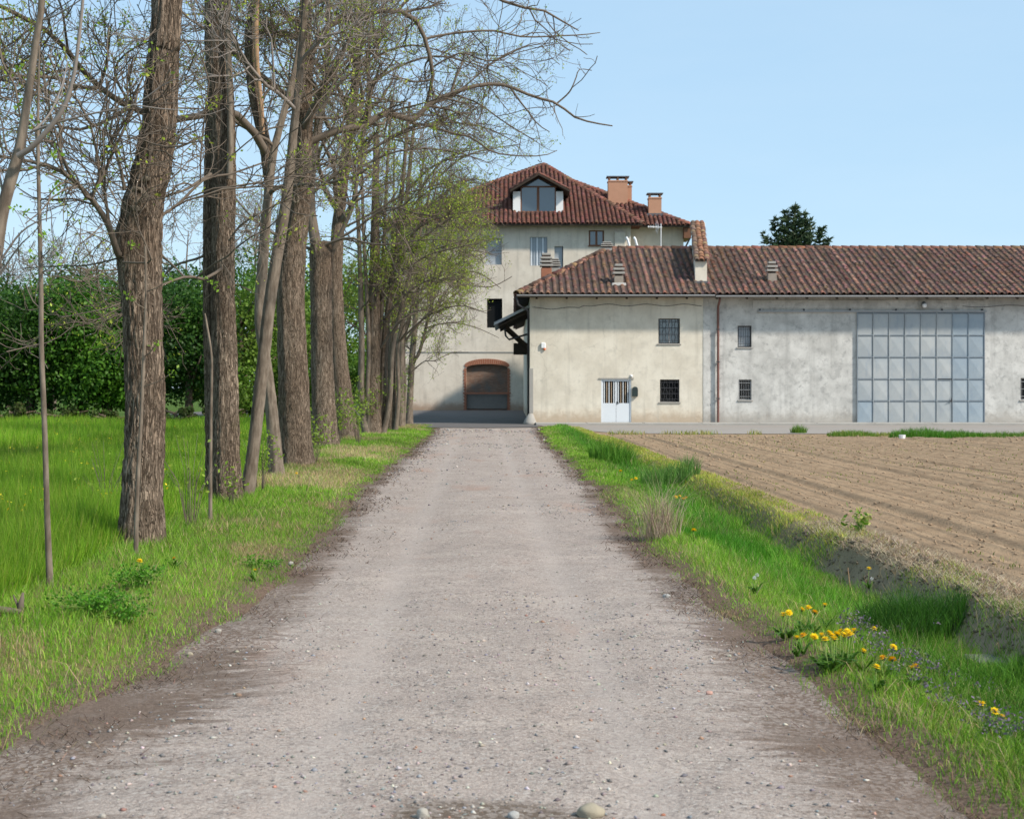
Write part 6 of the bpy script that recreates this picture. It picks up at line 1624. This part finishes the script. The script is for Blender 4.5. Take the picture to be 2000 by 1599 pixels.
for x, y, h_, k_, lab in (
    (1530, 1200, .17, 'y', 'yellow dandelion left end of the row above the dense cluster'), (1541, 1196, .18, 'y', 'yellow dandelion touching its left neighbour above the dense cluster'),
    (1566, 1190, .17, 'y', 'yellow dandelion in the middle of the row above the dense cluster'), (1579, 1186, .17, 'y', 'yellow dandelion topmost in the row above the dense cluster'),
    (1591, 1195, .16, 'o', 'orange-tinged dandelion at the right of the row above the cluster'), (1611, 1181, .18, 'y', 'single yellow dandelion right of the row above the cluster'),
    (1557, 1245, .13, 'y', 'low yellow dandelion just left of the dense cluster'), (1569, 1240, .13, 'o', 'small orange dandelion bud beside the dense cluster'),
    (1686, 1271, .13, 'y', 'yellow dandelion just right below the dense cluster'), (1745, 1263, .16, 'y', 'yellow dandelion standing alone right of the dense cluster'),
    (1712, 1302, .14, 'y', 'yellow dandelion below right of the dense cluster'), (1724, 1284, .13, 'o', 'half closed orange dandelion right of the cluster'), (1743, 1287, .12, 'o', 'half closed orange dandelion under the solitary yellow one'),
    (1781, 1303, .13, 'y', 'yellow dandelion pair left bloom near the right edge'), (1788, 1300, .13, 'o', 'orange dandelion pair right bloom near the right edge'),
    (1917, 1374, .17, 'y', 'large yellow dandelion nearest the lower right corner'), (1943, 1387, .14, 'y', 'smaller dandelion right below the large one near the corner'), (1959, 1398, .12, 'y', 'lowest dandelion at the lower right'),
    (1707, 1225, .13, 'y', 'small yellow dandelion above right of the dense cluster'), (1697, 1128, .20, 'y', 'yellow dandelion beside a white seed head by the ditch'), (1703, 1120, .22, 'w', 'white dandelion clock beside the ditch bank'),
    (1474, 1128, .14, 'w', 'white dandelion clock in the middle of the right verge'), (1479, 1122, .15, 'w', 'second white dandelion clock in mid verge'),
    (1355, 1035, .14, 'y', 'yellow dandelion right of the dry brown shrub'), (1320, 970, .20, 'y', 'yellow dandelion behind the dry shrub, left of its cluster'), (1328, 969, .20, 'y', 'yellow dandelion behind the dry shrub, second in its cluster'), (1334, 974, .20, 'y', 'yellow dandelion behind the dry shrub, right in its cluster'), (1340, 972, .2, 'o', 'orange dandelion behind the dry shrub, rightmost'),
    (1234, 937, .18, 'y', 'yellow dandelion left of the dry brown shrub'), (1242, 934, .18, 'y', 'yellow dandelion pair bloom left of the dry shrub'), (1212, 918, .16, 'y', 'yellow dandelion further up the right verge')):
    dandelion(x, y, h_, lab, k_, .6 if k_ == 'w' else 1.25 if y > 1100 else 1.6, (0, 0))
dandelion(273, 1095, .17, 'yellow dandelion at the foot of the pale sapling', 'y', 1.3, group=None)
dandelion(340, 1090, .10, 'small orange dandelion right of the pale sapling', 'o', 1.0, group=None)
dandelion(498, 1113, .10, 'small yellow dandelion near the left grass edge', 'y', 1.0, group=None)
dandelion(579, 924, .12, 'yellow dandelion at the foot of the stout flared trunk', 'y', 1.3, group=None)

def clump(name, px, py, hgt, spread, n, cols, label, cat='grass', w=.005, lean=.45, group=None, mat=None):
    X, Y, z = gpt(px, py)
    r_ = spread * np.sqrt(RNG.random(n)); a = RNG.random(n) * 6.283
    x, y = X + r_ * np.cos(a), Y + r_ * np.sin(a)
    z_ = height(x - axis(y), y, False)
    root = empty(name, (X, Y, z), label, cat, group)
    col = palette(n, cols, [1] * len(cols)).clip(.01, .8)
    link('blades', blades_mesh('blades', np.stack((x, y, z_ - .01), -1), hgt * (.55 + .55 * RNG.random(n)) * (1 - .4 * r_ / spread), np.full(n, w * max(1, Y / 14)), lean * (.4 + 1.0 * RNG.random(n)), col, None, mat), root)['kind'] = 'stuff'
DK = [(.095, .24, .022), (.14, .30, .03), (.07, .19, .018)]
clump('grass_tuft', 1195, 908, .9, .55, 900, DK, 'tall dark grass tuft far up the right verge', lean=.38, group='tall grass tufts')
clump('grass_tuft', 1310, 950, .72, .55, 900, [(.10, .22, .04), (.13, .27, .05)], 'tall bluish grass tuft behind the dry brown shrub', lean=.40, group='tall grass tufts')
clump('grass_tuft', 1780, 1235, .50, .42, 2600, [(.045, .14, .014), (.065, .18, .018), (.035, .10, .013)], 'broad dark green grass tuft in the ditch at the right', group='tall grass tufts')
clump('grass_tuft', 1985, 1340, .30, .35, 1300, DK, 'dark grass tuft cut by the right edge of the picture', group='tall grass tufts')
clump('grass_tuft', 1430, 1075, .26, .6, 2200, [(.06, .22, .012), (.08, .27, .015)], 'lush bright grass patch right of the dry shrub', group='tall grass tufts')
clump('grass_tuft', 1560, 846, .5, .30, 260, [(.10, .22, .02), (.16, .26, .04)], 'small grass tuft at the field edge before the barn wall', group='weeds at the far field edge')
clump('grass_tuft', 1665, 852, .35, .9, 800, [(.10, .22, .02), (.20, .27, .05)], 'low weed patch at the field edge left of the gate', group='weeds at the far field edge')
clump('grass_tuft', 1800, 853, .5, 1.1, 1300, [(.06, .20, .015), (.10, .24, .02)], 'bright weed patch at the field edge before the gate', group='weeds at the far field edge')
clump('grass_tuft', 1870, 853, .4, .9, 900, [(.07, .20, .015), (.10, .24, .02)], 'bright weed patch at the field edge right of the gate', group='weeds at the far field edge')
clump('grass_tuft', 1965, 852, .3, 1.2, 900, [(.08, .20, .02), (.14, .24, .04)], 'thin weed strip at the field edge near the right border', group='weeds at the far field edge')
clump('grass_tuft', 1720, 851, .25, .8, 400, [(.30, .30, .08), (.2, .26, .05)], 'yellowish weeds between the two bright weed patches', group='weeds at the far field edge')
clump('dry_shrub', 1290, 1050, 1.15, .22, 330, [(.36, .27, .20), (.44, .34, .25), (.28, .20, .15)], 'dry brown bush of bare stalks in the right verge', 'shrub', .0034, .62, None, M['stone'])
clump('dry_tuft', 1430, 1205, .12, .20, 120, STRAW, 'small straw tuft in the middle of the right verge', 'dry grass', .004, .7)
clump('dry_tuft', 1740, 1405, .16, .3, 160, STRAW, 'pale straw tuft low in the near right verge', 'dry grass', .004, .8)
def weed(px, py, hgt, rad, n, label, cols, size=.05, cat='plant', stems=14, group=None, smat=None):
    X, Y, z = gpt(px, py)
    root = empty('leafy_weed', (X, Y, z), label, cat, group)
    m = MB(); ends = []
    for i in range(stems):
        a = random.random() * 6.283; r_ = rad * random.random() ** .6; hh = hgt * (.55 + .5 * random.random())
        e_ = (X + r_ * math.cos(a), Y + r_ * math.sin(a), z + hh); mid = (X + .4 * r_ * math.cos(a), Y + .4 * r_ * math.sin(a), z + hh * .6)
        m.tube([(X + .05 * math.cos(a), Y + .05 * math.sin(a), z - .02), mid, e_], [.004, .003, .0015], 4); ends += [e_, mid, tuple((np.array(e_) + np.array(mid)) / 2)]
    tag(m.build('stems', smat or M['stem'], root), kind='stuff')
    lc = leaf_cloud(np.array(ends), max(1, n // len(ends)), size, cols, size * .9)
    tag(link('leaves', mesh_np('leaves', lc[0], [lc[1]], M['leaf'], lc[2]), root), kind='stuff')
DG = [(.09, .25, .018), (.13, .32, .024), (.065, .19, .016)]
weed(190, 1200, .17, .36, 1300, 'dark green lacy weed at the foot of the far left sapling', DG, .028, stems=40, group='leafy weeds of the left bank')
weed(270, 1150, .15, .24, 700, 'dark green lacy weed at the foot of the pale sapling', DG, .028, stems=26, group='leafy weeds of the left bank')
weed(235, 1215, .11, .22, 500, 'low dark weed between the two near saplings', DG, .026, stems=20, group='leafy weeds of the left bank')
weed(510, 1110, .10, .25, 300, 'low dark weed near the left grass edge of the road', DG, .025, stems=14, group='leafy weeds of the left bank')
weed(1683, 1040, .20, .12, 120, 'bright green weed on the edge of the ploughed field', [(.12, .26, .02), (.40, .42, .12)], .06, stems=10)
SUCK = [(.24, .33, .04), (.18, .28, .03)]
for px, py, hh, rr, lab, n_ in ((372, 1030, 1.0, .5, 'thin shrub of bare red shoots right of the thickest trunk', 60), (205, 1020, 1.0, .55, 'thin shrub of bare shoots in the tall grass left of the thickest trunk', 60), (455, 985, .5, .2, 'young leafy sucker at the foot of the twin-stemmed tree', 130), (508, 960, .9, .35, 'leafy suckers between the leaning pole and the slender tree', 260),
                                 (612, 905, 1.0, .45, 'leafy suckers at the foot of the stout flared trunk', 260), (700, 868, 1.5, .6, 'leafy suckers at the foot of the flared trunk', 420), (725, 850, 2.0, .9, 'leafy thicket around the broad coppice', 700), (775, 836, 2.2, 1.0, 'leafy thicket behind the grey fluted trunk', 700), (660, 872, 1.4, .5, 'leafy suckers beside the pollarded trunk', 320)):
    weed(px, py, hh, rr, n_, lab, SUCK, .05 if py > 950 else .075, 'shrub', 18, 'suckers and shrubs among the trunks', M['twig'])
# dead stump and stick at the left edge, stake, plastic tub, concrete slab
X, Y, z = gpt(38, 1205)
r_ = empty('dead_stump', (X, Y, z), 'small dead grey stump with a fallen stick at the far left', 'stump')
m = MB(); m.tube([(X, Y, z - .05), (X + .01, Y, z + .09), (X + .025, Y, z + .17)], [.03, .022, .008], 8); m.build('stub', M['twig'], r_, 0, True)
m = MB(); m.tube([(X, Y, z + .05), (X - .05, Y + .02, z + .15)], [.013, .004], 6); m.build('branch_stub', M['twig'], r_, 0, True)
m = MB(); m.tube([(X - .45, Y + .05, z + .05), (X - .2, Y, z + .06), (X + .02, Y - .02, z + .04)], [.03, .028, .02], 8); m.build('fallen_stick', M['twig'], r_, 0, True)
X, Y, z = gpt(1662, 1160)
m = MB(); m.tube([(X, Y, z - .02), (X - .03, Y, z + .26)], [.006, .005], 6); tag(m.build('stake', M['dead_wood']), 'thin upright dry stalk by the ditch, like a stake', 'stick')
X, Y, z = gpt(1762, 858)
tb = MB(); tb.tube([(X, Y, z), (X, Y, z + .12)], [.10, .11], 12); tbo = tb.build('plastic_tub', M['plastic_white']); tag(tbo, 'white plastic tub lying at the far edge of the field', 'tub')
Y = 10.3; X = PX(1935, Y); z = gz(X, Y)
m = MB().box(X - .16, X + .16, Y - .14, Y + .14, z - .06, z + .045); tag(m.build('concrete_slab', plain('grimy_concrete', (.17, .16, .145), .95, .1, .25, 6), None, .012), 'grey concrete slab half hidden in grass at the ditch', 'slab')
